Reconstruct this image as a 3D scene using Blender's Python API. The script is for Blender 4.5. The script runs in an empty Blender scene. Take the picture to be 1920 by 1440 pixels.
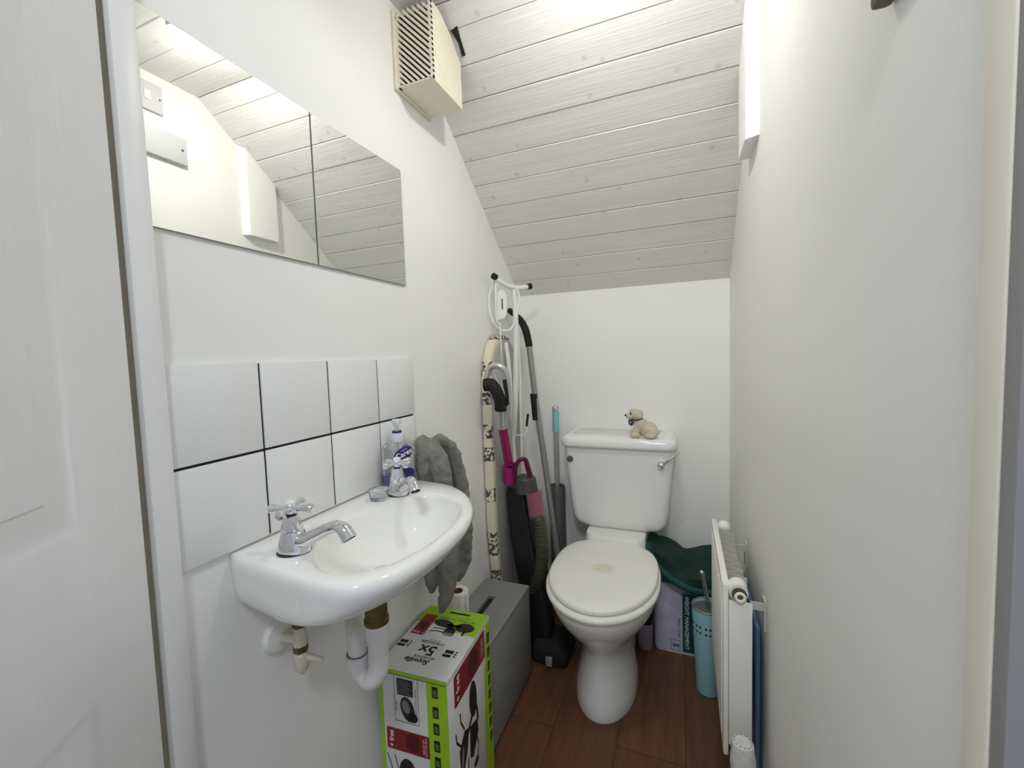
import bpy, bmesh, math, random
from math import sin, cos, pi, radians, sqrt
from mathutils import Vector, Matrix, noise
random.seed(7)
SC = bpy.context.scene
COL = SC.collection
V = Vector

# ------------------------------------------------------------------ camera
F_PX = 803.159
CAM = V((0, 0, 1.15))
RIGHT = V((0.92835774, 0.37027313, -0.0323992))
DOWN = V((-0.00613299, -0.07189594, -0.99739328))
FWD = V((-0.3716373, 0.92613648, -0.06447427))
cam_d = bpy.data.cameras.new('camera'); cam = bpy.data.objects.new('camera', cam_d); COL.objects.link(cam)
cam_d.sensor_width = 36; cam_d.lens = F_PX / 1920 * 36; cam_d.clip_start = 0.01
mx = Matrix.Identity(4)
for i in range(3):
    mx[i][0] = RIGHT[i]; mx[i][1] = -DOWN[i]; mx[i][2] = -FWD[i]; mx[i][3] = CAM[i]
cam.matrix_world = mx
SC.camera = cam

def ray(px, py): return RIGHT * ((px - 960) / F_PX) + DOWN * ((py - 720) / F_PX) + FWD
def aty(px, py, y): d = ray(px, py); return CAM + d * (y / d.y)          # surveyed point at depth y
def atx(px, py, x): d = ray(px, py); return CAM + d * (x / d.x)
def atz(px, py, z): d = ray(px, py); return CAM + d * ((z - CAM.z) / d.z)

LW, RW, BK = -0.69, 0.165, 1.84

# ------------------------------------------------------------------ materials
def mat(name, col, rough=0.5, metal=0.0, var=0.0, vscale=8.0, bump=0.0, bscale=60.0, stretch=(1, 1, 1),
        emit=0, trans=0.0, ior=1.45, coat=0.0, col2=None, spec=0.5, sss=0.0, detail=4):
    m = bpy.data.materials.new(name); m.use_nodes = True
    nt = m.node_tree; b = nt.nodes['Principled BSDF']; L = nt.links
    c = (*col, 1)
    b.inputs['Base Color'].default_value = c
    b.inputs['Roughness'].default_value = rough
    b.inputs['Metallic'].default_value = metal
    b.inputs['IOR'].default_value = ior
    b.inputs['Specular IOR Level'].default_value = spec
    b.inputs['Coat Weight'].default_value = coat
    b.inputs['Transmission Weight'].default_value = trans
    tc = nt.nodes.new('ShaderNodeTexCoord'); mp = nt.nodes.new('ShaderNodeMapping')
    mp.inputs['Scale'].default_value = stretch
    L.new(tc.outputs['Object'], mp.inputs['Vector'])
    n = nt.nodes.new('ShaderNodeTexNoise'); n.inputs['Scale'].default_value = vscale; n.inputs['Detail'].default_value = detail
    L.new(mp.outputs[0], n.inputs['Vector'])
    mr = nt.nodes.new('ShaderNodeMapRange')
    mr.inputs['From Min'].default_value = 0.3; mr.inputs['From Max'].default_value = 0.7
    mr.inputs['To Min'].default_value = 0.0; mr.inputs['To Max'].default_value = 1.0
    L.new(n.outputs['Fac'], mr.inputs['Value'])
    mixn = nt.nodes.new('ShaderNodeMix'); mixn.data_type = 'RGBA'
    c2 = col2 if col2 else tuple(max(0, x * (1 - var)) for x in col)
    mixn.inputs['A'].default_value = c; mixn.inputs['B'].default_value = (*c2, 1)
    L.new(mr.outputs[0], mixn.inputs['Factor']); L.new(mixn.outputs['Result'], b.inputs['Base Color'])
    m['mix'] = mixn.name
    if bump:
        nb = nt.nodes.new('ShaderNodeTexNoise'); nb.inputs['Scale'].default_value = bscale; nb.inputs['Detail'].default_value = 5
        L.new(mp.outputs[0], nb.inputs['Vector'])
        bp = nt.nodes.new('ShaderNodeBump'); bp.inputs['Strength'].default_value = bump; bp.inputs['Distance'].default_value = 0.004
        L.new(nb.outputs['Fac'], bp.inputs['Height']); L.new(bp.outputs[0], b.inputs['Normal'])
    if emit:
        b.inputs['Emission Color'].default_value = (1, 0.98, 0.92, 1); b.inputs['Emission Strength'].default_value = emit
    return m

M = {}
M['wall'] = mat('white_wall_paint', (0.89, 0.885, 0.855), 0.55, var=0.02, vscale=3, bump=0.05, bscale=180)
M['trim'] = mat('white_gloss_trim', (0.84, 0.83, 0.81), 0.35, var=0.03, vscale=5, bump=0.03, bscale=90)
M['door'] = mat('white_door_paint', (0.90, 0.90, 0.895), 0.4, var=0.02, vscale=4, bump=0.12, bscale=45, stretch=(6, 6, 0.35))
M['rebate'] = mat('brown_shadowed_rebate', (0.36, 0.31, 0.24), 0.6, var=0.15, vscale=12)
M['cream_frame'] = mat('cream_frame_paint', (0.88, 0.83, 0.71), 0.5, var=0.08, vscale=6)
M['hall'] = mat('hall_side_shade_grey', (0.30, 0.295, 0.295), 0.6, var=0.1, vscale=2)  # dark grey puts the shade of the hall side into the colour
M['ceramic'] = mat('white_ceramic', (0.88, 0.88, 0.85), 0.08, var=0.01, vscale=4, coat=0.3)
M['seat'] = mat('ivory_plastic_seat', (0.89, 0.875, 0.815), 0.22, var=0.02, vscale=5)
M['tile'] = mat('white_glazed_tile', (0.82, 0.82, 0.81), 0.18, var=0.02, vscale=3)
M['grout'] = mat('black_grout', (0.012, 0.012, 0.014), 0.8, var=0.2)
M['mirror'] = mat('mirror_silver', (0.92, 0.93, 0.90), 0.012, 1.0)
M['mirror_edge'] = mat('mirror_glass_edge', (0.25, 0.28, 0.26), 0.2)
M['chrome'] = mat('chrome', (0.78, 0.78, 0.79), 0.07, 1.0)
M['steel'] = mat('brushed_steel', (0.55, 0.55, 0.54), 0.25, 1.0, bump=0.02)
M['brass'] = mat('tarnished_brass', (0.20, 0.15, 0.06), 0.45, 0.8, var=0.5, vscale=40)
M['valvepaint'] = mat('cream_painted_brass', (0.66, 0.61, 0.50), 0.45, var=0.1, vscale=60, bump=0.15, bscale=120)
M['pvc'] = mat('white_waste_plastic', (0.80, 0.78, 0.77), 0.3, var=0.04, vscale=9)
M['dark'] = mat('black_plastic', (0.012, 0.012, 0.013), 0.4, var=0.2)
M['void'] = mat('dark_void', (0.02, 0.018, 0.015), 0.8)
M['fan'] = mat('yellowed_cream_plastic', (0.80, 0.76, 0.62), 0.4, var=0.04, vscale=10)
M['fandark'] = mat('fan_interior', (0.06, 0.05, 0.035), 0.7)
M['greybox'] = mat('grey_painted_board', (0.27, 0.28, 0.27), 0.5, var=0.08, vscale=10, bump=0.05)
M['boxwhite'] = mat('printed_white_card', (0.74, 0.74, 0.72), 0.4, var=0.04, vscale=14)
M['lime'] = mat('lime_green_print', (0.36, 0.62, 0.02), 0.4, var=0.08, vscale=14)
M['limedark'] = mat('dark_olive_print', (0.10, 0.16, 0.03), 0.4)
M['red'] = mat('dark_red_print', (0.30, 0.012, 0.018), 0.4, var=0.2, vscale=25)
M['ink'] = mat('black_print', (0.02, 0.016, 0.018), 0.4, var=0.3, vscale=30)
M['darkred'] = mat('maroon_disc_print', (0.10, 0.006, 0.01), 0.4, var=0.2, vscale=30)
M['midgrey'] = mat('grey_print', (0.28, 0.27, 0.30), 0.4, var=0.3, vscale=30)
M['whiteink'] = mat('white_print', (0.85, 0.82, 0.80), 0.4)
M['paper'] = mat('toilet_paper', (0.86, 0.84, 0.80), 0.9, var=0.03, vscale=40, bump=0.3, bscale=150)
M['cardcore'] = mat('brown_card_core', (0.20, 0.10, 0.05), 0.8)
M['towel'] = mat('grey_towel', (0.27, 0.258, 0.235), 0.95, var=0.3, vscale=35, bump=0.9, bscale=260)
M['steelgrey'] = mat('grey_metal_tube', (0.33, 0.33, 0.32), 0.35, 0.3, var=0.1)
M['whitetube'] = mat('white_painted_tube', (0.82, 0.82, 0.80), 0.3, var=0.02)
M['mesh'] = mat('grey_metal_underside', (0.50, 0.49, 0.46), 0.5, 0.2, var=0.2, vscale=60)
M['pink'] = mat('magenta_tube', (0.34, 0.012, 0.10), 0.25, 0.2, var=0.08)
M['pinkcuff'] = mat('bright_magenta_plastic', (0.46, 0.025, 0.20), 0.3, var=0.08)
M['plum'] = mat('dark_plum_plastic', (0.10, 0.006, 0.035), 0.35)
M['vacbody'] = mat('charcoal_plastic', (0.013, 0.013, 0.0125), 0.4, var=0.3, vscale=8)
M['vaccap'] = mat('smoky_grey_plastic', (0.06, 0.06, 0.055), 0.35, var=0.2)
M['cup'] = mat('smoky_pink_cup', (0.30, 0.10, 0.14), 0.25, var=0.15, vscale=20)
M['hose'] = mat('olive_ribbed_hose', (0.06, 0.06, 0.035), 0.5, var=0.2)
M['silver'] = mat('silver_plastic', (0.52, 0.52, 0.51), 0.25, 0.5, var=0.05)
M['aqua'] = mat('aqua_plastic', (0.26, 0.56, 0.60), 0.35, var=0.03)
M['aquabin'] = mat('pale_aqua_plastic', (0.28, 0.52, 0.56), 0.35, var=0.04, vscale=5)
M['smoke'] = mat('smoky_grey_holder', (0.10, 0.105, 0.10), 0.3, var=0.1)
M['bagwhite'] = mat('white_lilac_bag_film', (0.66, 0.66, 0.74), 0.3, col2=(0.50, 0.50, 0.66), vscale=12, bump=0.5, bscale=22)
M['teal'] = mat('teal_print', (0.006, 0.075, 0.085), 0.35, var=0.15)
M['navyink'] = mat('navy_print', (0.03, 0.03, 0.10), 0.4)
M['greencloth'] = mat('dark_green_cloth', (0.006, 0.040, 0.026), 0.75, var=0.35, vscale=14, bump=0.5, bscale=90)
M['greenrim'] = mat('teal_green_piping', (0.006, 0.085, 0.080), 0.5, var=0.2, vscale=14, bump=0.2)
M['lilac'] = mat('lilac_plastic', (0.40, 0.29, 0.38), 0.4, var=0.05)
M['rad'] = mat('white_radiator_enamel', (0.88, 0.87, 0.81), 0.3, var=0.03, vscale=6)
M['radfin'] = mat('radiator_fin_metal', (0.62, 0.60, 0.55), 0.45, var=0.1)
M['blue'] = mat('blue_plastic_sheet', (0.10, 0.20, 0.36), 0.3, var=0.3, vscale=7)
M['plush'] = mat('cream_plush', (0.72, 0.66, 0.50), 0.95, var=0.18, vscale=60, bump=0.9, bscale=240)
M['collar'] = mat('black_purple_tag', (0.035, 0.018, 0.045), 0.5)
M['clear'] = mat('clear_soap_plastic', (0.93, 0.94, 0.96), 0.04, trans=0.92, ior=1.25)
M['glass'] = mat('clear_dish_glass', (0.93, 0.95, 0.95), 0.03, trans=0.95, ior=1.45)
M['purple'] = mat('purple_soap', (0.10, 0.07, 0.42), 0.1, trans=0.3, var=0.05)
M['navy'] = mat('navy_label', (0.018, 0.02, 0.16), 0.35, var=0.1)
M['pump'] = mat('translucent_white_pump', (0.80, 0.82, 0.85), 0.3, trans=0.25)
M['badge'] = mat('brown_grey_disc', (0.14, 0.10, 0.09), 0.4, var=0.2)
M['brownwood'] = mat('dark_brown_bracket', (0.16, 0.13, 0.10), 0.6, var=0.3, vscale=20)
M['railpaint'] = mat('pale_grey_rail_paint', (0.58, 0.58, 0.60), 0.4, var=0.03)
M['switch'] = mat('white_switch_plastic', (0.72, 0.72, 0.73), 0.3, var=0.02)
M['bulb'] = mat('lit_bulb', (1, 0.97, 0.92), 0.5, emit=258)
M['bulbbase'] = mat('glowing_bulb_collar', (0.9, 0.88, 0.84), 0.4, emit=7)
M['rubber'] = mat('matt_black_rubber', (0.011, 0.0105, 0.010), 0.75, var=0.2)

# patterned / wood materials
def ceiling_mat():
    m = mat('white_painted_boards', (0.80, 0.785, 0.76), 0.36, var=0.09, vscale=3, bump=0.25, bscale=14, stretch=(0.6, 14, 14))
    nt = m.node_tree; L = nt.links; b = nt.nodes['Principled BSDF']; mixn = nt.nodes[m['mix']]
    tc = nt.nodes.new('ShaderNodeTexCoord')
    vo = nt.nodes.new('ShaderNodeTexVoronoi'); vo.voronoi_dimensions = '2D'; vo.inputs['Scale'].default_value = 6.5
    mp = nt.nodes.new('ShaderNodeMapping'); mp.inputs['Scale'].default_value = (0.75, 1, 1); L.new(tc.outputs['Object'], mp.inputs[0]); L.new(mp.outputs[0], vo.inputs['Vector'])
    r = nt.nodes.new('ShaderNodeMapRange'); r.inputs['From Min'].default_value = 0.015; r.inputs['From Max'].default_value = 0.05
    r.inputs['To Min'].default_value = 0.38; r.inputs['To Max'].default_value = 0.0
    L.new(vo.outputs['Distance'], r.inputs['Value'])
    mk = nt.nodes.new('ShaderNodeMix'); mk.data_type = 'RGBA'; mk.inputs['B'].default_value = (0.42, 0.38, 0.35, 1)
    L.new(mixn.outputs['Result'], mk.inputs['A']); L.new(r.outputs[0], mk.inputs['Factor'])
    L.new(mk.outputs['Result'], b.inputs['Base Color'])
    return m
M['boards'] = ceiling_mat()
def floor_mat():
    m = mat('brown_laminate', (0.190, 0.085, 0.038), 0.45, col2=(0.120, 0.052, 0.023), vscale=5, bump=0.06, bscale=30, stretch=(9, 0.9, 1), detail=8)
    nt = m.node_tree; L = nt.links; b = nt.nodes['Principled BSDF']; mixn = nt.nodes[m['mix']]
    tc = nt.nodes.new('ShaderNodeTexCoord')
    mp = nt.nodes.new('ShaderNodeMapping'); mp.inputs['Rotation'].default_value = (0, 0, pi / 2); L.new(tc.outputs['Object'], mp.inputs[0])
    br = nt.nodes.new('ShaderNodeTexBrick'); br.inputs['Scale'].default_value = 1.0
    br.inputs['Brick Width'].default_value = 1.2; br.inputs['Row Height'].default_value = 0.19; br.inputs['Mortar Size'].default_value = 0.0012
    br.inputs['Color1'].default_value = (1, 1, 1, 1); br.inputs['Color2'].default_value = (0.86, 0.86, 0.86, 1); br.inputs['Mortar'].default_value = (0.25, 0.25, 0.25, 1)
    L.new(mp.outputs[0], br.inputs['Vector'])
    mu = nt.nodes.new('ShaderNodeMix'); mu.data_type = 'RGBA'; mu.blend_type = 'MULTIPLY'; mu.inputs['Factor'].default_value = 1
    L.new(mixn.outputs['Result'], mu.inputs['A']); L.new(br.outputs['Color'], mu.inputs['B']); L.new(mu.outputs['Result'], b.inputs['Base Color'])
    return m
M['floor'] = floor_mat()
def cover_mat():
    m = mat('cream_cover_with_animals', (0.74, 0.68, 0.52), 0.8, var=0.08, vscale=10, bump=0.6, bscale=26, stretch=(1, 1, 2.2))
    nt = m.node_tree; L = nt.links; b = nt.nodes['Principled BSDF']; mixn = nt.nodes[m['mix']]
    tc = nt.nodes.new('ShaderNodeTexCoord')
    vo = nt.nodes.new('ShaderNodeTexVoronoi'); vo.voronoi_dimensions = '1D'; vo.inputs['Scale'].default_value = 8.5; vo.inputs['Randomness'].default_value = 0.8
    sp = nt.nodes.new('ShaderNodeSeparateXYZ'); L.new(tc.outputs['Object'], sp.inputs[0]); L.new(sp.outputs['Z'], vo.inputs['W'])
    n = nt.nodes.new('ShaderNodeTexNoise'); n.inputs['Scale'].default_value = 75; n.inputs['Detail'].default_value = 3; L.new(tc.outputs['Object'], n.inputs['Vector'])
    a = nt.nodes.new('ShaderNodeMath'); a.operation = 'LESS_THAN'; a.inputs[1].default_value = 0.22; L.new(vo.outputs['Distance'], a.inputs[0])
    g = nt.nodes.new('ShaderNodeMath'); g.operation = 'GREATER_THAN'; g.inputs[1].default_value = 0.49; L.new(n.outputs['Fac'], g.inputs[0])
    mu = nt.nodes.new('ShaderNodeMath'); mu.operation = 'MULTIPLY'; L.new(a.outputs[0], mu.inputs[0]); L.new(g.outputs[0], mu.inputs[1])
    mk = nt.nodes.new('ShaderNodeMix'); mk.data_type = 'RGBA'; mk.inputs['B'].default_value = (0.09, 0.07, 0.065, 1)
    L.new(mixn.outputs['Result'], mk.inputs['A']); L.new(mu.outputs[0], mk.inputs['Factor']); L.new(mk.outputs['Result'], b.inputs['Base Color'])
    return m
M['cover'] = cover_mat()
def speckle_mat():
    m = mat('worn_white_valve', (0.74, 0.73, 0.70), 0.4, var=0.25, vscale=45, bump=0.2)
    return m
M['trv'] = speckle_mat()
def lidstain_mat():
    m = mat('ivory_lid_with_stain', (0.89, 0.88, 0.82), 0.25, var=0.01)
    nt = m.node_tree; L = nt.links; b = nt.nodes['Principled BSDF']; mixn = nt.nodes[m['mix']]
    tc = nt.nodes.new('ShaderNodeTexCoord'); mp = nt.nodes.new('ShaderNodeMapping')
    mp.inputs['Location'].default_value = (0, -0.02, 0); mp.inputs['Scale'].default_value = (1, 1.15, 0)
    L.new(tc.outputs['Object'], mp.inputs[0])
    ln = nt.nodes.new('ShaderNodeVectorMath'); ln.operation = 'LENGTH'; L.new(mp.outputs[0], ln.inputs[0])
    r = nt.nodes.new('ShaderNodeMapRange'); r.inputs['From Min'].default_value = 0.028; r.inputs['From Max'].default_value = 0.045; r.inputs['To Min'].default_value = 0.8; r.inputs['To Max'].default_value = 0
    L.new(ln.outputs['Value'], r.inputs['Value'])
    mk = nt.nodes.new('ShaderNodeMix'); mk.data_type = 'RGBA'; mk.inputs['B'].default_value = (0.76, 0.68, 0.53, 1)
    L.new(mixn.outputs['Result'], mk.inputs['A']); L.new(r.outputs[0], mk.inputs['Factor']); L.new(mk.outputs['Result'], b.inputs['Base Color'])
    return m
M['lid'] = lidstain_mat()

# ------------------------------------------------------------------ mesh helpers
def NB(): return bmesh.new()
def box(bm, lo, hi, bev=0.0, seg=2, mtx=None):
    vs = [bm.verts.new((x, y, z)) for x in (lo[0], hi[0]) for y in (lo[1], hi[1]) for z in (lo[2], hi[2])]
    fs = [(0, 1, 3, 2), (4, 6, 7, 5), (0, 4, 5, 1), (2, 3, 7, 6), (0, 2, 6, 4), (1, 5, 7, 3)]
    fl = [bm.faces.new([vs[i] for i in f]) for f in fs]
    if bev:
        ed = list({e for f in fl for e in f.edges})
        r = bmesh.ops.bevel(bm, geom=ed, offset=bev, segments=seg, profile=0.5, affect='EDGES')
        vs = list({v for v in r['verts']} | {v for v in vs if v.is_valid})
    if mtx is not None:
        for v in vs: v.co = mtx @ v.co
    return vs
def loft(bm, rings, cap0=True, cap1=True, closed=True):
    R = [[bm.verts.new(p) for p in r] for r in rings]
    n = len(R[0])
    for a, b in zip(R, R[1:]):
        for i in range(n if closed else n - 1):
            j = (i + 1) % n
            try: bm.faces.new((a[i], a[j], b[j], b[i]))
            except ValueError: pass
    if cap0 and closed: bm.faces.new(list(reversed(R[0])))
    if cap1 and closed: bm.faces.new(R[-1])
    return R
def catmull(pts, k=6):
    pts = [V(p) for p in pts]
    if len(pts) < 3: return pts
    P = [pts[0] * 2 - pts[1]] + pts + [pts[-1] * 2 - pts[-2]]
    out = []
    for i in range(1, len(P) - 2):
        for s in range(k):
            t = s / k
            a, b, c, d = P[i - 1], P[i], P[i + 1], P[i + 2]
            out.append(0.5 * ((2 * b) + (c - a) * t + (2 * a - 5 * b + 4 * c - d) * t * t + (3 * b - a - 3 * c + d) * t ** 3))
    out.append(pts[-1])
    return out
def tube(bm, pts, r, seg=14, smooth=0, caps=True, flat=1.0, up=None):
    """sweep a (possibly flattened) circle along pts; r is a number or a list of radii per given point"""
    pts = [V(p) for p in pts]
    rs = list(r) if isinstance(r, (list, tuple)) else [r] * len(pts)
    if smooth:
        q = catmull(pts, smooth); rr = []
        for i in range(len(pts) - 1):
            for s in range(smooth): rr.append(rs[i] + (rs[i + 1] - rs[i]) * s / smooth)
        rr.append(rs[-1]); pts, rs = q, rr
    n = len(pts)
    T = []
    for i in range(n):
        a = pts[max(0, i - 1)]; b = pts[min(n - 1, i + 1)]
        T.append((b - a).normalized())
    u0 = up if up is not None else (V((0, 0, 1)) if abs(T[0].z) < 0.9 else V((1, 0, 0)))
    u0 = V(u0)
    u = (u0 - T[0] * u0.dot(T[0])).normalized()
    rings = []
    for i in range(n):
        u = (u - T[i] * u.dot(T[i]))
        u.normalize(); w = T[i].cross(u)
        rings.append([pts[i] + (u * cos(2 * pi * k / seg) * flat + w * sin(2 * pi * k / seg)) * rs[i] for k in range(seg)])
    return loft(bm, rings, caps, caps)
def lathe(bm, prof, o=(0, 0, 0), axis='Z', seg=32, mtx=None):
    """prof: list of (r, h)"""
    o = V(o); rings = []
    for r, h in prof:
        ring = []
        for k in range(seg):
            a = 2 * pi * k / seg
            x, y, z = max(r, 1e-5) * cos(a), max(r, 1e-5) * sin(a), h
            p = V((x, y, z)) if axis == 'Z' else (V((z, x, y)) if axis == 'X' else V((y, z, x)))
            if mtx is not None: p = mtx @ p
            ring.append(o + p)
        rings.append(ring)
    return loft(bm, rings)
def prism(bm, poly, d):
    d = V(d); a = [V(p) for p in poly]
    return loft(bm, [a, [p + d for p in a]])
def ell(bm, c, r, u=20, v=12, mtx=None):
    m = Matrix.Translation(V(c)) @ (mtx if mtx is not None else Matrix.Identity(4)) @ Matrix.Diagonal((*r, 1))
    bmesh.ops.create_uvsphere(bm, u_segments=u, v_segments=v, radius=1, matrix=m)
def obj(name, bm, m, parent=None, smooth=35, mods=(), origin=None):
    bmesh.ops.recalc_face_normals(bm, faces=bm.faces)
    me = bpy.data.meshes.new(name)
    if origin is not None:
        bmesh.ops.translate(bm, verts=bm.verts, vec=-V(origin))
    bm.to_mesh(me); bm.free()
    for mm in (m if isinstance(m, (list, tuple)) else [m]): me.materials.append(mm)
    if smooth:
        me.shade_smooth(); me.set_sharp_from_angle(angle=radians(smooth))
    o = bpy.data.objects.new(name, me); COL.objects.link(o)
    if origin is not None: o.location = origin
    if parent is not None:
        o.parent = parent
        pw = parent.matrix_basis.copy(); q = parent.parent
        while q is not None: pw = q.matrix_basis @ pw; q = q.parent
        o.location = pw.inverted() @ (V(origin) if origin is not None else V((0, 0, 0))) if not LOCAL[0] else o.location
    return o
LOCAL = [False]
def thing(name, label, cat, loc, group=None):
    e = bpy.data.objects.new(name, None); COL.objects.link(e); e.location = loc; e.empty_display_size = 0.05
    return tag(e, label, cat, group)
def tag(o, label, cat, group=None, kind=None):
    o['label'] = label; o['category'] = cat
    if group: o['group'] = group
    if kind: o['kind'] = kind
    return o
def struct(name, bm, m, label, cat, parent=None, smooth=35):
    o = obj(name, bm, m, parent, smooth); o['kind'] = 'structure'
    if parent is None: o['label'] = label; o['category'] = cat
    return o
def rrect(cx, cy, hx, hy, r, z=0, n=6):
    out = []
    for (sx, sy, a0) in ((1, 1, 0), (-1, 1, pi / 2), (-1, -1, pi), (1, -1, 3 * pi / 2)):
        for k in range(n + 1):
            a = a0 + pi / 2 * k / n
            out.append(V((cx + sx * (hx - r) + r * cos(a), cy + sy * (hy - r) + r * sin(a), z)))
    return out

# flat printed matter on a plane: o + u*x + v*y (+ n*off)
class Print:
    def __init__(s, o, u, v, off=0.0004):
        s.o, s.u, s.v = V(o), V(u).normalized(), V(v).normalized(); s.n = s.u.cross(s.v); s.off = off
    def p(s, x, y, k=1): return s.o + s.u * x + s.v * y + s.n * s.off * k
    def poly(s, bm, pts, k=1): bm.faces.new([bm.verts.new(s.p(x, y, k)) for x, y in pts])
    def rect(s, bm, x0, y0, x1, y1, k=1, r=0):
        if not r: s.poly(bm, [(x0, y0), (x1, y0), (x1, y1), (x0, y1)], k)
        else: s.poly(bm, [(q.x, q.y) for q in rrect((x0 + x1) / 2, (y0 + y1) / 2, abs(x1 - x0) / 2, abs(y1 - y0) / 2, r)], k)
    def ellipse(s, bm, cx, cy, rx, ry, rot=0, k=1, n=28):
        s.poly(bm, [(cx + rx * cos(2 * pi * i / n) * cos(rot) - ry * sin(2 * pi * i / n) * sin(rot),
                     cy + rx * cos(2 * pi * i / n) * sin(rot) + ry * sin(2 * pi * i / n) * cos(rot)) for i in range(n)], k)
    def stroke(s, bm, pts, w, k=1):
        pts = [V((x, y)) for x, y in pts]
        L, R = [], []
        for i, p in enumerate(pts):
            t = (pts[min(i + 1, len(pts) - 1)] - pts[max(0, i - 1)]).normalized(); nn = V((-t.y, t.x)) * w / 2
            L.append(p + nn); R.append(p - nn)
        for i in range(len(pts) - 1):
            s.poly(bm, [R[i], R[i + 1], L[i + 1], L[i]], k)
    def text(s, bm, string, cx, cy, size, rot=0, k=1, bold=0.0, shear=0.0, wscale=1.0, fn=None):
        c = bpy.data.curves.new('t', 'FONT'); c.body = string; c.size = size; c.align_x = 'CENTER'; c.align_y = 'CENTER'
        c.offset = bold * size; c.shear = shear; c.resolution_u = 3; c.fill_mode = 'FRONT'
        o = bpy.data.objects.new('t', c)
        me = bpy.data.meshes.new_from_object(o)
        cr, sr = cos(rot), sin(rot); vs = []
        for v in me.vertices:
            x, y = v.co.x * wscale, v.co.y
            X, Y = cx + x * cr - y * sr, cy + x * sr + y * cr
            vs.append(bm.verts.new(fn(X, Y) if fn else s.p(X, Y, k)))
        for f in me.polygons:
            try: bm.faces.new([vs[i] for i in f.vertices])
            except ValueError: pass
        bpy.data.meshes.remove(me); bpy.data.objects.remove(o); bpy.data.curves.remove(c)

def soften(o, amt, scale, seed=0):
    """displace vertices along normals by smooth noise"""
    for v in o.data.vertices:
        n = noise.noise(v.co * scale + V((seed, seed * 2.3, seed * 1.7)))
        v.co += v.normal * n * amt
def voxel(o, size, it=4):
    m = o.modifiers.new('remesh', 'REMESH'); m.mode = 'VOXEL'; m.voxel_size = size; m.use_smooth_shade = True
    s = o.modifiers.new('smooth', 'SMOOTH'); s.iterations = it; s.factor = 0.5
    return o

# ================================================================== SETTING
def slope_z(y): return 1.42 + 0.797 * (1.84 - y)
FLAT = 2.066; YB = 1.84 - (FLAT - 1.42) / 0.797
prof = [(0.375, 0), (1.86, 0), (1.86, 1.43), (YB, FLAT + 0.02), (0.375, FLAT + 0.02)]
bm = NB(); prism(bm, [(LW, y, z) for y, z in prof], (-0.06, 0, 0)); struct('wall_left', bm, M['wall'], 'white painted wall on the left with tiles, mirrors and basin', 'wall')
bm = NB(); prism(bm, [(RW, y, z) for y, z in [(0.337, 0)] + prof[1:4] + [(0.337, FLAT + 0.02)]], (0.06, 0, 0)); struct('wall_right', bm, M['wall'], 'plain white painted wall on the right above the radiator', 'wall')
bm = NB(); box(bm, (LW - 0.06, BK, 0), (RW + 0.06, BK + 0.06, 1.44)); struct('wall_back', bm, M['wall'], 'low white wall behind the toilet below the sloping ceiling', 'wall')
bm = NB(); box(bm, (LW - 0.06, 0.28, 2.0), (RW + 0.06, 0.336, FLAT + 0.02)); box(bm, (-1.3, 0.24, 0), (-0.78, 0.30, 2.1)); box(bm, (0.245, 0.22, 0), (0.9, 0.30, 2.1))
struct('wall_front', bm, M['hall'], 'hall side of the doorway wall, its shade painted in as grey', 'wall')
bm = NB(); box(bm, (-1.3, -0.9, -0.05), (0.9, BK + 0.06, 0)); struct('floor', bm, M['floor'], 'brown wood laminate floor', 'floor')

# ceiling: boards laid across the room
bm = NB()
seams = [YB - 0.04, 1.076, 1.142, 1.211, 1.278, 1.348, 1.417, 1.487, 1.556, 1.629, 1.70, 1.774, 1.846]
nrm = V((0, -0.797, -1)).normalized() * -1
rnd = random.Random(3)
for a, b in zip(seams, seams[1:]):
    g = 0.0006 + rnd.choice((0, 0.0002, 0.0009)); off = rnd.uniform(-0.0012, 0.0012); th = 0.012; bv = 0.0021
    pa, pb = V((0, a + g * .5, slope_z(a + g * .5))), V((0, b - g * .5, slope_z(b - g * .5)))
    if a < YB + 0.005: pa = V((0, YB, FLAT))
    t = (pb - pa).normalized()
    sec = [pa + nrm * (off + th), pa + nrm * (off + bv), pa + t * bv + nrm * off, pb - t * bv + nrm * off, pb + nrm * (off + bv), pb + nrm * (off + th)]
    prism(bm, [p + V((LW - 0.03, 0, 0)) for p in sec], (RW - LW + 0.06, 0, 0))
y = YB
while y > 0.3:
    y2 = y - 0.088
    sec = [(y - .001, FLAT + .012), (y - .001, FLAT + .002), (y - .003, FLAT), (y2 + .003, FLAT), (y2 + .001, FLAT + .002), (y2 + .001, FLAT + .012)]
    prism(bm, [V((LW - 0.03, q[0], q[1])) for q in sec], (RW - LW + 0.06, 0, 0)); y = y2
prism(bm, [(LW - .05, 0.27, FLAT + .012), (LW - .05, YB, FLAT + .012), (LW - .05, 1.87, slope_z(1.87) + .014), (LW - .05, 1.87, slope_z(1.87) + .06), (LW - .05, YB, FLAT + .06), (LW - .05, 0.27, FLAT + .06)], (RW - LW + .1, 0, 0))
struct('ceiling', bm, M['boards'], 'white painted tongue and groove boards sloping down to the back wall', 'ceiling', smooth=20)

# boxed rafter end on right wall
bm = NB(); prism(bm, [(RW + .004, 1.155, 1.638), (.152, 1.163, 1.638), (.1385, 1.170, 1.638), (.1365, 1.177, 1.638), (.1365, 1.29, 1.638), (RW + .004, 1.29, 1.638)], (0, 0, .40))
struct('trim_3', bm, M['wall'], 'white boxed beam end on the right wall under the boards', 'trim')

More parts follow.
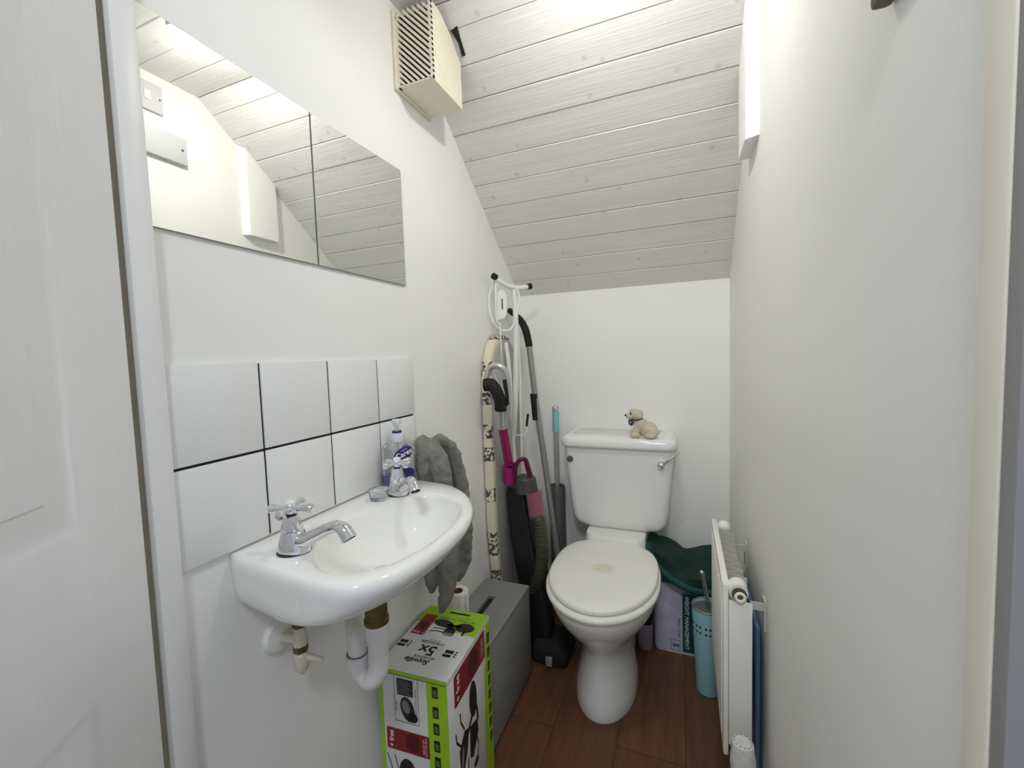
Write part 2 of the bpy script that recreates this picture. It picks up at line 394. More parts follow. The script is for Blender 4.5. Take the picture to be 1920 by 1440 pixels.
# door frame (left) with shaded rebate, door leaf
bm = NB(); box(bm, (LW - 0.09, 0.3475, 0), (LW + 0.016, 0.3785, 2.03), 0.003); pass
struct('trim_1', bm, M['trim'], 'white door frame post at the left beside the tiles', 'door frame')
bm = NB(); box(bm, (LW - 0.09, 0.29, 0), (LW + 0.004, 0.3472, 2.03)); struct('trim_4', bm, M['rebate'], 'brown painted rebate of the door frame, gap shade put into its colour', 'door frame')  # brown paint, darkened to carry the shade in the gap
# right frame
bm = NB(); box(bm, (RW - 0.006, 0.3125, 0), (RW + 0.09, 0.3365, 2.03), 0.002)
struct('trim_2', bm, M['cream_frame'], 'cream door frame post at the right edge', 'door frame')
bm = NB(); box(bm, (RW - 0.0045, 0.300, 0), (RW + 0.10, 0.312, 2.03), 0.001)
struct('trim_5', bm, M['hall'], 'hall side architrave at the far right edge, its shade painted in as grey', 'door frame')

# door leaf, opened outward into the hall, with moulded panels
hd = V((LW + 0.015, 0.335, 0)); dv = V((0.57, -0.82, 0)).normalized(); dn = V((0.82, 0.57, 0)).normalized()
def dp(s, z, n): return hd + dv * s + V((0, 0, z)) + dn * n
bm = NB()
DW = 0.70
def quadface(a): bm.faces.new([bm.verts.new(dp(*p)) for p in a])
rects = [(0.103, 0.972, 0.60, 1.86), (0.103, 0.16, 0.60, 0.778)]
# outer skin as grid around the two panels
xs = [0.0, 0.103, 0.60, DW]; zs = [0.005, 0.16, 0.778, 0.972, 1.86, 1.98]
for i in range(3):
    for k in range(5):
        if i == 1 and k in (1, 3): continue
        quadface([(xs[i], zs[k], 0), (xs[i + 1], zs[k], 0), (xs[i + 1], zs[k + 1], 0), (xs[i], zs[k + 1], 0)])
for (s0, z0, s1, z1) in rects:
    lv = [(0, 0), (0.005, -0.0022), (0.014, -0.003), (0.032, -0.0012), (0.043, -0.0016), (0.046, 0.0)]
    ringpts = [[dp(s0 + i, z0 + i, n), dp(s1 - i, z0 + i, n), dp(s1 - i, z1 - i, n), dp(s0 + i, z1 - i, n)] for i, n in lv]
    loft(bm, ringpts, cap0=False)
quadface([(0, 0.005, 0), (0, 1.98, 0), (0, 1.98, -0.038), (0, 0.005, -0.038)]); quadface([(DW, 0.005, 0), (DW, 1.98, 0), (DW, 1.98, -0.038), (DW, 0.005, -0.038)])
quadface([(0, 0.005, -.038), (DW, 0.005, -.038), (DW, 1.98, -.038), (0, 1.98, -.038)]); quadface([(0, 1.98, 0), (DW, 1.98, 0), (DW, 1.98, -.038), (0, 1.98, -.038)]); quadface([(0, .005, 0), (DW, .005, 0), (DW, .005, -.038), (0, .005, -.038)])
bmesh.ops.remove_doubles(bm, verts=bm.verts, dist=1e-5)
struct('door_1', bm, M['door'], 'white panelled door standing open at the left edge', 'door', smooth=25)

# ================================================================== CEILING LAMP
LP = V((-0.165, 0.785, 2.0))
t = thing('ceiling_lamp', 'bare round bulb on a white holder fixed to the flat ceiling', 'lamp', (LP.x - .012, LP.y - .03, FLAT))
bm = NB(); lathe(bm, [(0.0, FLAT), (0.04, FLAT), (0.042, FLAT - 0.012), (0.03, FLAT - 0.022), (0.02, FLAT - 0.03), (0.018, FLAT - 0.06), (0.0, FLAT - 0.06)], (LP.x - .012, LP.y - .03, 0)); obj('lamp_holder', bm, M['switch'], t)
AX = V((0.06, 0.90, -1)).normalized()
rot = AX.to_track_quat('Z', 'Y').to_matrix().to_4x4()
bm = NB(); lathe(bm, [(0, -.050), (.014, -.050), (.018, -.040), (.027, -.026), (.0325, -.012), (.0335, -.0005), (0, -.0005)], LP, seg=28, mtx=rot); obj('bulb_base', bm, M['bulbbase'], t)
bm = NB(); lathe(bm, [(.0318 * cos(a), .0175 * sin(a)) for a in [pi / 2 * k / 8 for k in range(9)]], LP, seg=28, mtx=rot); obj('bulb', bm, M['bulb'], t)
bm = NB(); tube(bm, [V((LP.x - .012, LP.y - .03, FLAT - .045)), LP - AX * .048], .015, 16); obj('lamp_socket', bm, M['switch'], t)

# ================================================================== LEFT WALL ITEMS
# splashback tiles
t = thing('splashback', 'two rows of square white tiles with black joints above the basin', 'tiles', (LW, 0.68, 0.849))
bm = NB(); box(bm, (LW + 0.0005, 0.382, 0.8495), (LW + 0.0045, 0.976, 1.152)); obj('grout', bm, M['grout'], t, smooth=0)
bm = NB()
ys = [0.3795, 0.5275, 0.6815, 0.8355, 0.9795]; zs = [0.8485, 1.0005, 1.1535]; gp = 0.0022
for i in range(4):
    for k in range(2):
        box(bm, (LW + 0.0008, ys[i] + (gp if i else 0), zs[k] + (gp if k else 0)), (LW + 0.0075, ys[i + 1] - (gp if i < 3 else 0), zs[k + 1] - (gp if k < 1 else 0)), 0.0012, 2)
obj('tiles', bm, M['tile'], t)

# mirrors
for i, (a, b, lab) in enumerate(((0.3795, 0.6745, 'square frameless mirror tile on the left wall beside the door frame'), (0.6775, 0.9715, 'square frameless mirror tile on the left wall, the one further from the door'))):
    t = thing('mirror', lab, 'mirror', (LW, (a + b) / 2, 1.347), 'mirror tiles above the basin')
    bm = NB(); box(bm, (LW + 0.0005, a, 1.347), (LW + 0.0045, b, 1.646)); obj('glass_backing', bm, M['mirror_edge'], t, smooth=0)
    bm = NB(); box(bm, (LW + 0.0046, a + .0005, 1.3475), (LW + 0.0052, b - .0005, 1.6455)); obj('mirror_face', bm, M['mirror'], t, smooth=0)

# extractor fan
FY0, FY1, FZ0, FZ1, FX = 0.975, 1.128, 1.853, 2.042, -0.577
t = thing('extractor_fan', 'yellowed cream box extractor fan high on the left wall', 'fan', (LW, 1.05, FZ0))
bm = NB(); box(bm, (LW + .0005, FY0 - 0.008, FZ0 - 0.006), (LW + 0.009, FY1 + 0.006, FZ1 + 0.003), 0.002); obj('back_plate', bm, M['fan'], t)
bm = NB()   # housing: bottom, front cover, far side, top and slatted near side
box(bm, (LW + 0.0092, FY0 + 0.0102, FZ0), (FX - .0062, FY1 - .0002, FZ0 + 0.004)); box(bm, (LW + 0.0092, FY1 - 0.004, FZ0 + .0042), (FX - .0062, FY1 - .0002, FZ0 + 0.05))
# front cover with clipped far upper corner following the slope
fp = [(FY0, FZ0), (FY1, FZ0), (FY1, slope_z(FY1) - .012), (YB + .045, slope_z(YB + .045) - .012), (YB - .01, FZ1), (FY0, FZ1)]
prism(bm, [(FX - 0.006, y, z - (.0012 if z < FZ0 + .001 else 0)) for y, z in fp], (0.006, 0, 0))
prism(bm, [(FX - 0.0055, y, z) for y, z in [(FY0 + .004, FZ0 + 0.075), (FY0 + .006, FZ0 + .075), (FY0 + .075, FZ0 + .012), (FY0 + .073, FZ0 + .012)]], (0.0061, 0, 0))
obj('housing', bm, M['fan'], t, smooth=20)
bm = NB(); box(bm, (LW + 0.0095, FY0 + 0.014, FZ0 + 0.0045), (FX - 0.0065, FY0 + 0.018, FZ1 - 0.006)); obj('dark_interior', bm, M['fandark'], t, smooth=0)
bm = NB()   # slats run from upper left (wall) down to lower right
X0, X1 = LW + 0.0135, FX - 0.006
W_, H_ = X1 - X0, FZ1 - FZ0
pitch = 0.0152; sl = 1.02
k = -12
while k < 22:
    c = FZ0 + k * pitch
    # line z = c - sl*(x - X0), thickness
    poly = []
    def clip(zc):
        pts = []
        for x in (X0, X1): pts.append((x, zc + sl * (X1 - x)))
        (xa, za), (xb, zb) = pts
        return xa, za, xb, zb
    hw = 0.0042
    xa, za, xb, zb = clip(c)
    # clip in z to the face
    def cutz(xa, za, xb, zb):
        lo, hi = FZ0 + 0.004, FZ1 - 0.004
        if za <= lo or zb >= hi: return None
        if za > hi: xa += (za - hi) / sl; za = hi
        if zb < lo: xb -= (lo - zb) / sl; zb = lo
        return xa, za, xb, zb
    q = cutz(xa, za, xb, zb)
    if q and q[2] - q[0] > 0.006:
        xa, za, xb, zb = q
        prism(bm, [(xa, FY0, za - hw), (xb, FY0, zb - hw), (xb, FY0, zb + hw), (xa, FY0, za + hw)], (0, 0.010, 0))
    k += 1
box(bm, (LW + 0.0092, FY0 - .001, FZ0), (X0 + .001, FY0 + 0.012, FZ1)); 
for i in range(15):  # toothed outer edge
    box(bm, (X1 - 0.002, FY0 - .0005, FZ0 + .002 + i * .0128), (FX, FY0 + .008, FZ0 + .009 + i * .0128))
box(bm, (LW + 0.0092, FY0, FZ0), (FX, FY0 + 0.010, FZ0 + 0.004))
ob = obj('grille', bm, M['fan'], t, smooth=0)
bm = NB(); lathe(bm, [(0.0, 0), (0.0075, 0), (0.0075, 0.004), (0.004, 0.004), (0.004, 0.001), (0, 0.001)], (LW + 0.016, FY0 - 0.0015, FZ1 - 0.012), 'Y', 20, Matrix.Scale(-1, 4, (0, 1, 0))); obj('screw_boss', bm, M['fan'], t)
# cut notch in boards beside fan (dark gap seen beyond the cover)
def at_slope(px, py):
    d = ray(px, py); t = (1.42 + .797 * 1.84 - CAM.z) / (d.z + .797 * d.y); return CAM + d * t
bm = NB(); prism(bm, [at_slope(x, y) + V((0, -.002, -.0025)) for x, y in ((846, 57), (857, 48), (866, 80), (873, 103), (867, 106), (860, 80))], (0, 0.0012, 0.0015))
tag(obj('cable_gap', bm, M['void'], smooth=0), 'dark ragged slot cut in the ceiling boards beside the fan', 'slot')

# ---- basin
ZR = 0.843
outer = [(-.690, .452), (-.620, .445), (-.557, .439), (-.505, .434), (-.449, .434), (-.412, .452), (-.383, .503), (-.372, .583), (-.377, .675), (-.393, .745), (-.424, .806), (-.474, .861), (-.535, .898), (-.594, .908), (-.655, .911), (-.690, .911)]
inner = [(-.612, .590), (-.585, .540), (-.560, .505), (-.515, .472), (-.455, .474), (-.418, .515), (-.400, .585), (-.402, .665), (-.415, .725), (-.445, .780), (-.490, .812), (-.532, .826), (-.566, .810), (-.576, .770), (-.598, .700), (-.612, .640)]
def dense(poly, corners, k=6):
    n = len(poly); out = []
    P = [V((x, y, 0)) for x, y in poly]
    for i in range(n):
        a, b, c, d = P[i - 1], P[i], P[(i + 1) % n], P[(i + 2) % n]
        if i in corners: a = b * 2 - c
        if (i + 1) % n in corners: d = c * 2 - b
        for s in range(k):
            t = s / k
            out.append(0.5 * ((2 * b) + (c - a) * t + (2 * a - 5 * b + 4 * c - d) * t * t + (3 * b - a - 3 * c + d) * t ** 3))
    return out
# parametrise both by angle about the bowl centre so that rings correspond
bc = V((-0.53, 0.655, 0))
def by_angle(poly, N=120):
    res = []
    for i in range(N):
        a = 2 * pi * i / N; d = V((cos(a), sin(a), 0)); best = None
        for p, q in zip(poly, poly[1:] + poly[:1]):
            e = q - p; den = d.x * e.y - d.y * e.x
            if abs(den) < 1e-12: continue
            w = p - bc
            tt = (w.x * e.y - w.y * e.x) / den; ss = (w.x * d.y - w.y * d.x) / den
            if tt > 0 and -1e-6 <= ss <= 1 + 1e-6 and (best is None or tt > best): best = tt
        res.append(bc + d * best)
    return res
Oo = by_angle(dense(outer, {0, 15})); Ii = by_angle(dense(inner, set()))
for p in Oo: p.x = max(p.x, -0.6885)
anchor = V((-0.6885, 0.66, 0))
def sc_o(s, z, inset=0.0, sx=None):
    r = []
    for p in Oo:
        d = p - anchor
        q = anchor + V((d.x * (sx if sx is not None else s), d.y * s, 0))
        if inset and p.x > -0.686:
            e = (bc - p).normalized(); q = q + e * inset
            q.x = max(q.x, -0.6885)
        r.append(V((q.x, q.y, z)))
    return r
def mixr(t, z, dz=0): return [V(((Oo[i] * (1 - t) + Ii[i] * t).x, (Oo[i] * (1 - t) + Ii[i] * t).y, z)) for i in range(len(Oo))]
def sc_i(s, z, c=V((-0.515, 0.645, 0))): return [V(((c + (p - c) * s).x, (c + (p - c) * s).y, z)) for p in Ii]
rings = []
for sx_, sy_, z in ((.005, .02, .7405), (.13, .4, .741), (.27, .65, .743), (.42, .82, .747), (.57, .91, .753), (.71, .95, .763), (.82, .975, .775), (.90, .985, .789), (.955, .99, .804), (.99, .997, .820)):
    rings.append(sc_o(sy_, z, sx=sx_))
rings += [sc_o(1.0, .828), sc_o(1.0, .835, .001), sc_o(1.0, .8405, .004), sc_o(1.0, ZR, .009)]
rings += [mixr(.62, ZR + .0003), [V((p.x, p.y, ZR - .001)) for p in mixr(.9, 0)], sc_i(1.0, ZR - .0035), sc_i(.985, ZR - .009), sc_i(.965, ZR - .017), sc_i(.93, ZR - .032), sc_i(.87, ZR - .047), sc_i(.78, ZR - .064), sc_i(.65, ZR - .077), sc_i(.45, ZR - .086), sc_i(.2, ZR - .0905), sc_i(.08, ZR - .0915)]
t = thing('basin', 'small white wall-hung hand basin with two chrome taps under the tiles', 'basin', (LW, 0.66, ZR)); BASIN = t
bm = NB(); loft(bm, rings); bmesh.ops.remove_doubles(bm, verts=bm.verts, dist=1e-5); obj('bowl', bm, M['ceramic'], t, 50)
bm = NB(); lathe(bm, [(0, .002), (.019, .002), (.021, 0), (.021, -.004), (0, -.004)], (-.530, .635, ZR - .0895)); obj('drain_ring', bm, M['chrome'], t)

# chrome pillar tap, spout along +x
def build_tap():
    root = bpy.data.objects.new('tap', None); COL.objects.link(root); root.empty_display_size = .03
    LOCAL[0] = True
    bm = NB()
    rings = []
    for z, rx0, rx1, ry in ((0, .024, .030, .023), (.004, .0245, .030, .0235), (.012, .023, .029, .022), (.022, .0205, .026, .019), (.030, .018, .021, .0175), (.034, .0165, .017, .0165)):
        rings.append([V(((rx1 if cos(a) > 0 else rx0) * cos(a), ry * sin(a), z)) for a in [2 * pi * k / 28 for k in range(28)]])
    loft(bm, rings); obj('body', bm, M['chrome'], root)
    bm = NB(); lathe(bm, [(0, -.0006), (.0265, -.0006), (.0265, .0006), (0, .0006)], (0.002, 0, 0), seg=28); obj('gasket', bm, M['dark'], root)
    bm = NB()
    tube(bm, [(.008, 0, .016), (.030, 0, .020), (.055, 0, .033), (.080, 0, .0455), (.096, 0, .050), (.109, 0, .046), (.117, 0, .036)], [.0155, .0125, .0105, .0098, .0100, .0108, .0118], 18, smooth=5, caps=True)
    obj('spout', bm, M['chrome'], root)
    bm = NB(); tube(bm, [(.1165, 0, .0366), (.1190, 0, .0330)], [.0122, .0122], 18); sp = obj('nozzle', bm, M['chrome'], root)
    bm = NB(); tube(bm, [(.1188, 0, .0334), (.1194, 0, .0324)], [.0098, .0098], 18); obj('nozzle_mouth', bm, M['void'], root)
    bm = NB(); lathe(bm, [(0, .033), (.0175, .033), (.0178, .036), (.0165, .037), (.0155, .042), (.0125, .057), (.0118, .0585), (.0, .0585)], seg=10); obj('bonnet', bm, M['chrome'], root, 20)
    bm = NB(); lathe(bm, [(0, .0585), (.0075, .0585), (.0075, .063), (0, .063)], seg=16); obj('spindle', bm, M['dark'], root)
    bm = NB()
    lathe(bm, [(0, .061), (.009, .062), (.0115, .067), (.0115, .073), (.009, .077), (0, .077)], seg=20)
    for k in range(4):
        a = radians(20) + k * pi / 2; d = V((cos(a), sin(a), 0)); c = V((0, 0, .0695))
        tube(bm, [c + d * .006, c + d * .014, c + d * .024, c + d * .031, c + d * .0355, c + d * .0375], [.0052, .0048, .0062, .0080, .0068, .0030], 14, smooth=2)
    hd_ = obj('cross_handle', bm, M['chrome'], root)
    bm = NB(); lathe(bm, [(0, .0768), (.0092, .0768), (.0088, .080), (.006, .083), (.0, .0845)], seg=18); obj('indicator_cap', bm, M['switch'], root)
    LOCAL[0] = False
    return root
tp = build_tap(); tp.parent = t; tp.location = V((-.597, .500, ZR + .0015)) - t.location
tp['label'] = 'near chrome tap'
c = tp.copy(); COL.objects.link(c); c.parent = t; c.location = V((-.612, .800, ZR + .0015)) - t.location; c.rotation_euler = (0, 0, radians(-36)); c['label'] = 'far chrome tap beside the soap'
for ch in tp.children:
    d = ch.copy(); COL.objects.link(d); d.parent = c

# bottle trap under basin (part of the basin plumbing)
wx, wy = -.515, .645
W0 = atx(705, 1142, -.53); wx, wy = W0.x, W0.y
bm = NB(); lathe(bm, [(0, .7485), (.0205, .7485), (.0205, .678), (.0225, .676), (.0225, .668), (.0, .668)], (wx, wy, 0)); obj('waste_tail', bm, M['brass'], t)
bm = NB()
tube(bm, [(wx, wy, .668), (wx, wy, .640)], .0215, 22)
U = atx(668, 1180, -.575)
ux, uy = U.x, U.y
R_ = 0.0185
pts = [(wx, wy, .66), (wx, wy, .60), (wx - .001, wy - .001, .577), (wx - .010, wy - .004, .560), ((wx + ux) / 2, (wy + uy) / 2, .5535), (ux + .008, uy + .004, .561), (ux, uy, .578), (ux, uy, .60)]
tube(bm, pts, R_, 22, smooth=5)
tube(bm, [(ux, uy, .577), (ux, uy, .601)], .0215, 24)
obj('trap_bend', bm, M['pvc'], t)
bm = NB()
tube(bm, [(ux, uy, .594), (ux, uy, .610), (ux - .005, uy + .004, .625), (ux - .018, uy + .016, .631), (ux - .045, uy + .042, .631), (LW + .002, uy + .105, .631)], .0172, 22, smooth=5)
obj('outlet_pipe', bm, M['pvc'], t)
bm = NB(); tube(bm, [(ux, uy, .6012), (ux, uy, .6024)], .0195, 24); obj('seal_ring', bm, M['badge'], t)

# stop valve on the wall below
sv = atx(520, 1190, LW)
t = thing('stop_valve', 'cream painted isolating valve with round wall plate under the basin', 'valve', (LW, sv.y, sv.z))
bm = NB(); lathe(bm, [(0, 0), (.030, 0), (.031, .003), (.026, .008), (.012, .010), (0, .010)], (LW + .0005, sv.y, sv.z), 'X', 26); obj('wall_plate', bm, M['trim'], t)
v0 = V((LW, sv.y, sv.z - .004)); v1 = v0 + V((.042, .012, 0))
bm = NB(); tube(bm, [v0 + V((.008, .002, 0)), v1 + V((.006, .002, 0))], .0095, 14); lathe(bm, [(0, -.012), (.013, -.012), (.0135, 0), (.011, .012), (.009, .02), (.009, .045), (0, .045)], v1, seg=8)
lathe(bm, [(0, -.060), (.010, -.060), (.0125, -.054), (.0125, -.030), (.009, -.026), (.009, -.010), (0, -.01)], v1, seg=14)
lathe(bm, [(0, -.068), (.004, -.068), (.005, -.06), (0, -.06)], v1, seg=10)
obj('valve_body', bm, M['valvepaint'], t, 25)
bm = NB(); lathe(bm, [(0, -.024), (.0128, -.024), (.0128, -.0125), (0, -.0125)], v1, seg=6); obj('brass_nut', bm, M['brass'], t, 20)
bm = NB(); lathe(bm, [(0, .022), (.012, .022), (.012, .036), (0, .036)], v1, seg=6); obj('brass_nut', bm, M['brass'], t, 20)
bm = NB(); tube(bm, [v1 + V((.008, .004, -.036)), v1 + V((.034, .016, -.046))], [.0065, .0055], 10); obj('lever_stub', bm, M['valvepaint'], t)

# ---- soap bottle
sx, sy, sz = -.652, .858, ZR + .001
A_, B_ = .041, .022
t = thing('soap_bottle', 'clear hand soap pump bottle with purple liquid and navy label', 'bottle', (sx, sy, sz))
def oval(a, b, z, n=36): return [V((sx + b * cos(2 * pi * k / n), sy + a * sin(2 * pi * k / n), z)) for k in range(n)]
bp = [(.80, .0), (.95, .003), (1, .01), (1, .082), (.98, .092), (.88, .100), (.62, .106), (.42, .109), (.38, .111)]
bm = NB(); loft(bm, [oval(A_ * s, B_ * (s if s > .6 else max(s * 1.25, .3)), sz + h) for s, h in bp]); obj('bottle', bm, M['clear'], t, 50)
bm = NB(); loft(bm, [oval(A_ * s * .95, B_ * s * .92, sz + h) for s, h in ((.78, .002), (.95, .005), (1, .011), (1, .030))]); obj('liquid', bm, M['purple'], t, 50)
bm = NB(); lathe(bm, [(0, .108), (.0165, .108), (.0165, .126), (.0155, .129), (0, .129)], (sx, sy, sz), seg=28); obj('collar', bm, M['pump'], t)
bm = NB(); lathe(bm, [(0, .129), (.0115, .129), (.0115, .134), (0, .134)], (sx, sy, sz), seg=24); obj('lock_ring', bm, M['navy'], t)
bm = NB(); lathe(bm, [(0, .134), (.0055, .134), (.0055, .150), (.011, .151), (.012, .159), (.009, .162), (0, .162)], (sx, sy, sz), seg=20)
tube(bm, [(sx, sy, sz + .156), (sx + .012, sy - .004, sz + .157), (sx + .026, sy - .010, sz + .154)], [.006, .0055, .004], 12); obj('pump_head', bm, M['pump'], t)
bm = NB(); tube(bm, [(sx, sy, sz + .006), (sx, sy, sz + .11)], .0022, 8); obj('dip_tube', bm, M['pump'], t)
lc = (0.004, .068)
def onb(d):
    def f(X, Y):
        yy = max(-A_ * .985, min(A_ * .985, X)); return V((sx + B_ * sqrt(max(0, 1 - (yy / A_) ** 2)) + d, sy + X, sz + Y))
    return f
def curved_patch(bm, f, cx, cy, rx, ry, rot=0, drop=0.0):
    rs = []
    for q in range(0, 7):
        r = q / 6; ring = []
        for k in range(32):
            a = 2 * pi * k / 32; x, y = rx * r * cos(a), ry * r * sin(a)
            if drop and y < 0: y *= 1 + drop * abs(cos(a - 1.5 * pi)) ** 6
            ring.append(f(cx + x * cos(rot) - y * sin(rot), cy + x * sin(rot) + y * cos(rot)))
        if q == 0: ring = [p + V((0, 1e-5 * cos(k), 1e-5 * sin(k))) for k, p in enumerate(ring)]
        rs.append(ring)
    loft(bm, rs, cap0=False, cap1=False)
bm = NB(); curved_patch(bm, onb(.0009), .006, .080, .026, .0155, radians(16), .5); curved_patch(bm, onb(.0007), .004, .030, .030, .014)
lab = obj('label', bm, M['navy'], t)
bm = NB(); Print((0, 0, 0), (0, 1, 0), (0, 0, 1)).text(bm, 'Carex', .006, .079, .0185, radians(16), bold=.02, fn=onb(.0014)); Print((0, 0, 0), (0, 1, 0), (0, 0, 1)).text(bm, 'CUSSONS', .005, .0885, .0045, radians(16), fn=onb(.0014))
obj('lettering', bm, M['whiteink'], lab, 0)
bm = NB(); curved_patch(bm, onb(.0006), .010, .094, .010, .009); obj('drop_emblem', bm, M['midgrey'], lab)

t.rotation_euler.z = radians(-28)
# ---- glass dish
gx, gy = -.628, .752
bm = NB(); lathe(bm, [(0, .0), (.019, .0), (.0205, .003), (.0205, .010), (.0215, .016), (.0235, .022), (.0225, .0225), (.0195, .016), (.018, .008), (0, .006)], (gx, gy, ZR + .0015), seg=24)
tag(obj('glass_dish', bm, M['glass'], origin=(gx, gy, ZR)), 'small round clear glass dish next to the far tap', 'dish')

# ---- towel hanging from a small wall hook, right end of basin
t = thing('towel', 'grey fluffy hand towel hanging at the far end of the basin', 'towel', (-.62, .98, .50))
bm = NB()
hk = V((-.640, .965, .925))
def fold(pts, r, flat): tube(bm, pts, r, 16, smooth=6, flat=flat)
UPV = V((0.35, -1, 0))
# upper bunch in front
tube(bm, [(-.640, .945, .80), (-.638, .943, .86), (-.640, .946, .910), (-.644, .957, .930), (-.645, .975, .925)], [.018, .020, .022, .019, .014], 16, 6, flat=.8)
tube(bm, [(-.606, .962, .79), (-.604, .960, .86), (-.616, .960, .905), (-.632, .965, .928), (-.643, .975, .926)], [.019, .021, .021, .018, .013], 16, 6, flat=.8)
tube(bm, [(-.585, .975, .78), (-.590, .968, .85), (-.604, .966, .90), (-.625, .968, .926)], [.020, .023, .022, .017], 16, 6, flat=.8)
# outer arch falling away to the right
tube(bm, [(-.640, .975, .920), (-.622, .995, .930), (-.600, 1.015, .910), (-.588, 1.028, .865), (-.582, 1.036, .80), (-.580, 1.040, .72), (-.582, 1.040, .64), (-.588, 1.034, .57), (-.600, 1.020, .525)], [.016, .020, .022, .022, .024, .027, .030, .028, .016], 16, 5, flat=.55, up=(1, .5, 0))
tube(bm, [(-.648, .99, .905), (-.655, 1.01, .86), (-.655, 1.02, .78), (-.650, 1.02, .70), (-.640, 1.015, .60), (-.63, 1.005, .54)], [.016, .018, .02, .022, .024, .014], 16, 5, flat=.6, up=(1, 0, 0))
# lower tails
tube(bm, [(-.600, .968, .80), (-.598, .968, .70), (-.592, .966, .62), (-.590, .962, .55), (-.600, .956, .495), (-.606, .952, .470)], [.028, .030, .032, .030, .020, .006], 16, 5, flat=.6, up=(1, -.3, 0))
tube(bm, [(-.635, .968, .80), (-.635, .964, .70), (-.630, .955, .62), (-.628, .950, .56), (-.632, .945, .52)], [.026, .028, .03, .026, .010], 16, 5, flat=.6, up=(1, -.3, 0))
tube(bm, [(-.600, 1.00, .78), (-.595, 1.00, .68), (-.592, .998, .60), (-.594, .995, .54)], [.02, .024, .026, .014], 16, 5, flat=.6, up=(1, 0, 0))
o = obj('cloth', bm, M['towel'], t); voxel(o, .0042, 3)
tx = bpy.data.textures.new('fluff', 'CLOUDS'); tx.noise_scale = .022
dm = o.modifiers.new('fluff', 'DISPLACE'); dm.texture = tx; dm.strength = .012; dm.mid_level = .5
t2 = thing('wall_hook', 'small chrome hook on the left wall holding the grey towel', 'hook', (LW, .975, .93))
bm = NB(); lathe(bm, [(0, 0), (.013, 0), (.013, .004), (0, .004)], (LW + .0005, .975, .93), 'X', 18); tube(bm, [(LW + .003, .975, .93), (LW + .03, .975, .925), (LW + .046, .975, .925), (LW + .052, .975, .936)], .004, 10, 4); obj('peg', bm, M['chrome'], t2)

# ================================================================== BOXES
FRc = V((-.486, .771, 0)); ba = radians(3.2)
bu = V((cos(ba), sin(ba), 0)); bv = V((-sin(ba), cos(ba), 0)); BW, BD, BH = .181, .250, .442
bxm = Matrix(((bu.x, bv.x, 0, FRc.x), (bu.y, bv.y, 0, FRc.y), (0, 0, 1, 0), (0, 0, 0, 1)))
t = thing('cookware_box', 'tall white and lime green cookware carton with red banners standing under the basin', 'box', FRc + V((-.09, .125, 0)))
bm = NB(); box(bm, (-BW, 0, 0.001), (0, BD, BH - .012), .0015, 2, bxm); obj('carton', bm, M['boxwhite'], t)
bm = NB(); box(bm, (-BW - .001, -.001, BH - .010), (.0005, BD + .001, BH), .0018, 2, bxm); lidp = obj('lid_flap', bm, M['boxwhite'], t)
PT = Print(FRc + V((0, 0, BH)), -bu, -bv)          # reads upside down from the door: u to -x, v towards the door
PF = Print(FRc, bu, V((0, 0, 1)))                   # face towards the camera; x from -BW..0
PR = Print(FRc, bv, V((0, 0, 1)))                   # face towards the toilet, u along depth
def T_(u, v): return (u, -v)
PF2 = Print(FRc - bv * .0014, bu, V((0, 0, 1)))
def art(name, m, fn, parent=None):
    b_ = NB(); fn(b_); return obj(name, b_, m, parent or t, 0)
# top: lime end, banner, pans, lettering
art('lime_band', M['lime'], lambda b: PT.poly(b, [T_(0, .152), T_(0, .25), T_(BW, .25), T_(BW, .174), T_(.12, .176), T_(.06, .158)]))
rb = art('red_banner', M['red'], lambda b: PT.rect(b, .134, -.210, .171, -.126, 2, .004))
art('maroon_disc', M['darkred'], lambda b: PT.ellipse(b, .152, -.165, .013, .016, k=3), rb)
art('banner_lettering', M['whiteink'], lambda b: PT.text(b, '+ free', .152, -.133, .014, 0, 3), rb)
def top_pans(b):
    PT.ellipse(b, .103, -.184, .030, .0150, radians(-8), 2); PT.ellipse(b, .040, -.180, .026, .0180, 0, 2); PT.rect(b, .052, -.186, .09, -.176, 2); PT.rect(b, .058, -.170, .088, -.143, 2, .004); PT.rect(b, .066, -.178, .082, -.165, 2)
    PT.stroke(b, [(.085, -.160), (.105, -.163), (.122, -.160)], .003, 2); PT.stroke(b, [(.085, -.150), (.108, -.151), (.124, -.147)], .003, 2); PT.stroke(b, [(.036, -.168), (.035, -.150)], .006, 2)
pp = art('pan_picture', M['ink'], top_pans); art('grey_highlight', M['midgrey'], lambda b: PT.rect(b, .060, -.150, .086, -.141, 3), pp)
def top_text(b):
    PT.text(b, '5x', .094, -.080, .046, 0, 1, .02); PT.text(b, 'STRONGER', .094, -.107, .0125, 0, 1, .01); PT.text(b, 'than the rest', .09, -.1155, .006)
    PT.text(b, 'Scoville', .099, -.040, .021, 0, 1, .03, .35); PT.text(b, 'NEVERSTICK', .088, -.0545, .010, 0, 1, .01)
art('top_lettering', M['ink'], top_text)
def top_text(b):
    PT.text(b, '4+1 Piece Cookware Set', .085, -.205, .0125, 0, 2); PT.text(b, 'forged aluminium', .06, -.216, .006, 0, 2)
art('top_lettering', M['ink'], top_text)
art('handle_slot', M['void'], lambda b: PT.rect(b, .05, -.237, .11, -.230, 2, .003))
for (u0, v0) in ((.158, .086), (.029, .080)):
    def ic(b):
        PT.rect(b, u0 - .002, -v0 - .013, u0 + .020, -v0 - .002); PT.rect(b, u0, -v0 + .002, u0 + .021, -v0 + .011)
        for k in range(3): PT.rect(b, u0 - .012, -v0 - .012 + k * .008, u0 - .006, -v0 - .008 + k * .008)
    art('info_icon', M['ink'], ic)
